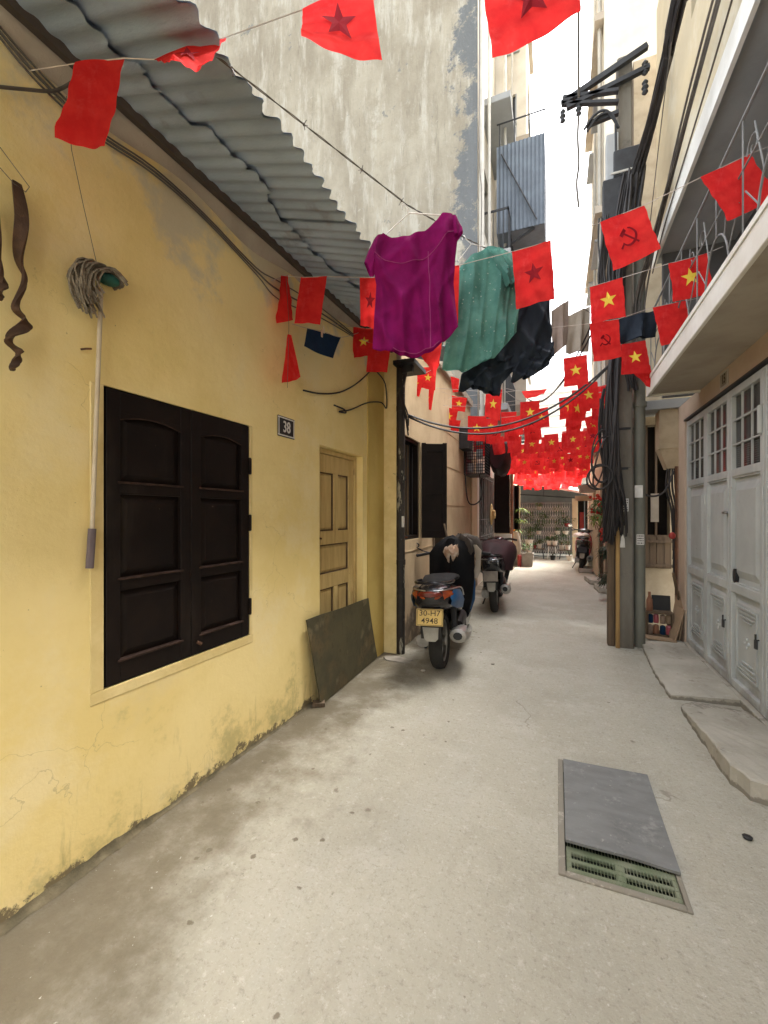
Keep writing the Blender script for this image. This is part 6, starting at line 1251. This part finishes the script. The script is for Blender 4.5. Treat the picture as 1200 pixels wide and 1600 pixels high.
s4 = F([(902, 600), (933, 596), (938, 637), (906, 640)], 4.8, 'star', 'red star flag left of the tilted one by the cables')
s4 += F([(938, 605), (968, 598), (977, 633), (945, 640)], 4.7, 'star', 'tilted pink red star flag right before the cable tangle')
strung('flag_string', s4, 'sixth flag string ending in the cable tangle on the pole', (at(700, 622, 5.3), at(985, 594, 4.75)))
s4 = F([(873, 622), (905, 617), (908, 650), (875, 656)], 5.3, 'star', 'red star flag in the middle of the alley below the sky strip')
s4 += F([(813, 628), (843, 626), (842, 662), (813, 664)], 5.35, 'star', 'left of two overlapping star flags under the black shorts')
s4 += F([(759, 612), (785, 608), (781, 658), (757, 650)], 5.4, 'star', 'red star flag partly behind the legs of the black shorts')
s4 += F([(657, 610), (679, 606), (674, 641), (652, 635)], 5.35, 'star', 'lowest of three star flags by the downpipe')
strung('flag_string', s4, 'seventh flag string crossing from the pink wall', (onX(640, 604, PX - .0), at(985, 606, 5.25)))
s4 = F([(645, 584), (664, 583), (655, 620), (632, 615)], 4.9, 'star', 'left of three star flags by the downpipe, tilted')
s4 += F([(657, 574), (682, 574), (680, 610), (655, 606)], 5.0, 'star', 'topmost of three star flags by the downpipe')
strung('flag_string', s4, 'short flag string above the downpipe', (at(634, 578, 4.75), at(700, 572, 5.1)))
s4 = F([(833, 640), (856, 636), (859, 667), (838, 669)], 5.7, 'star', 'right of two overlapping star flags under the black shorts')
s4 += F([(704, 588), (718, 592), (716, 612), (707, 614)], 5.6, 'plain', 'small folded red flag below the teal blouse')
s4 += F([(815, 612), (855, 607), (850, 616), (820, 622)], 5.5, 'plain', 'red flag blown flat and edge on under the black shorts', (0, 0, -.2, -.2))
s4 += F([(706, 618), (730, 622), (726, 644), (706, 640)], 6.1, 'star', 'small star flag under the folded one by the pink wall')
strung('flag_string', s4, 'eighth flag string over the parked scooters', (onX(690, 612, PX), at(960, 630, 5.9)))
s4 = F([(692, 635), (716, 640), (710, 668), (686, 660)], 6.35, 'star', 'tilted star flag against the pink wall above its window')
s4 += F([(700, 655), (720, 657), (716, 676), (697, 674)], 6.45, 'plain', 'small plain red flag at the pink wall below the tilted star flag')
s4 += F([(731, 650), (760, 650), (758, 690), (731, 688)], 6.2, 'star', 'star flag just left above the meter cage')
s4 += F([(783, 644), (807, 643), (806, 675), (783, 674)], 6.5, 'star', 'star flag right of the meter cage over the alley')
strung('flag_string', s4, 'ninth flag string in front of the meter cage', (onX(682, 634, PX), at(955, 632, 6.3)))
# the far strings: alike little flags, each an object of its own
variants = []
FW, FH = .215, .265
for i in range(6):
    ph, tw, sk_ = rnd(0, 6), rnd(-.03, .03), rnd(-.02, .02)
    g = lambda u, v, s=0: ((u - .5) * FW + sk_ * v, (.018 * math.sin(5 * u + ph + v) + tw * (u - .5) * 3) * v + .008 * math.sin(8 * u + ph) * v + s, -v * FH - .006 * math.sin(6 * u + ph) * v)
    base = MB().grid(g, 5, 5); me = bpy.data.meshes.new('flag'); me.from_pydata(base.v, [], base.f); me.materials.append(M['flag']); me.update()
    pr = {}
    for kd in ('star', 'hammer'):
        mb = MB(); printmesh(mb, kd, lambda u, v: g(u, .48 + (v - .48) * FW / FH, -.005)); e = bpy.data.meshes.new('print'); e.from_pydata(mb.v, [], mb.f); e.update(); pr[kd] = e
    e = {}
    for kd, src, m in (('star', 'star', 'star'), ('starback', 'star', 'print_shade'), ('hammer', 'hammer', 'star'), ('hammerback', 'hammer', 'print_shade')):
        c = pr[src].copy(); c.materials.append(M[m]); e[kd] = c
    variants.append((me, e))
LAB = {'star': 'small red star flag', 'starback': 'small backlit red flag with dark star', 'hammer': 'small red flag with hammer and sickle', 'hammerback': 'small flag with dark hammer and sickle', 'plain': 'small plain red flag'}
GRP = {'star': 'far flags with yellow star', 'starback': 'far flags with dark star', 'hammer': 'far flags with yellow hammer and sickle', 'hammerback': 'far flags with dark hammer and sickle', 'plain': 'far plain flags'}
rf = random.Random(21); nfl = 0
yy = 5.75
while yy < 14.2:
    f = (yy - 5.75) / 8.85; zt = 2.92 - .50 * f + rf.uniform(-.06, .06)
    xl = (PX if yy < 8.5 else TB[0] if yy < 11.2 else -1.1) + .02; xr = .78
    a, b = Vector((xl, yy + rf.uniform(-.15, .15), zt + rf.uniform(0, .1))), Vector((xr, yy + rf.uniform(-.25, .25), zt + rf.uniform(.02, .16)))
    pts = sagline(a, b, .06 + .04 * rf.random(), 16)
    o = MB().tube(pts, .0022, 4).build('flag_string', 'string'); o['label'] = 'thin string of the crowded far flags'; o['category'] = 'string'; o['group'] = 'strings of the far flags'
    x = xl + rf.uniform(.08, .3) + (1.2 if yy < 6.3 else .4 if yy < 7.4 else 0)
    while x < xr - .1:
        u = (x - xl) / (xr - xl); k = u * 16; i = int(k); p = pts[i].lerp(pts[min(16, i + 1)], k - i)
        kd = rf.choices(('star', 'starback', 'hammerback', 'plain'), (6, 2, 2, 1.2))[0]
        if not (yy < 8.6 and -.35 < x < .12 and rf.random() < .55):
            me, e = variants[rf.randrange(6)]
            o = bpy.data.objects.new('flag', me); o.location = p; o.rotation_euler = (rf.gauss(0, .14), rf.gauss(0, .07), rf.gauss(0, .3)); sc_ = rf.uniform(.92, 1.12); o.scale = (sc_, sc_, sc_)
            sd_ = 'left by the wall' if p.x < -.62 else 'middle of the alley' if p.x < .18 else 'right by the pole'; rw = 'front' if yy < 7.8 else 'middle' if yy < 10.6 else 'rearmost'; o['label'] = LAB[kd] + f', {rw} far rows, {sd_}'; o['category'] = 'flag'; o['group'] = GRP[kd] + f', {rw} rows, {sd_}'; C.objects.link(o); nfl += 1
            if kd in e:
                s = bpy.data.objects.new('print', e[kd]); s.parent = o; C.objects.link(s)
        x += rf.uniform(.25, .34)
    yy += rf.uniform(.30, .42)
print('far flags', nfl)
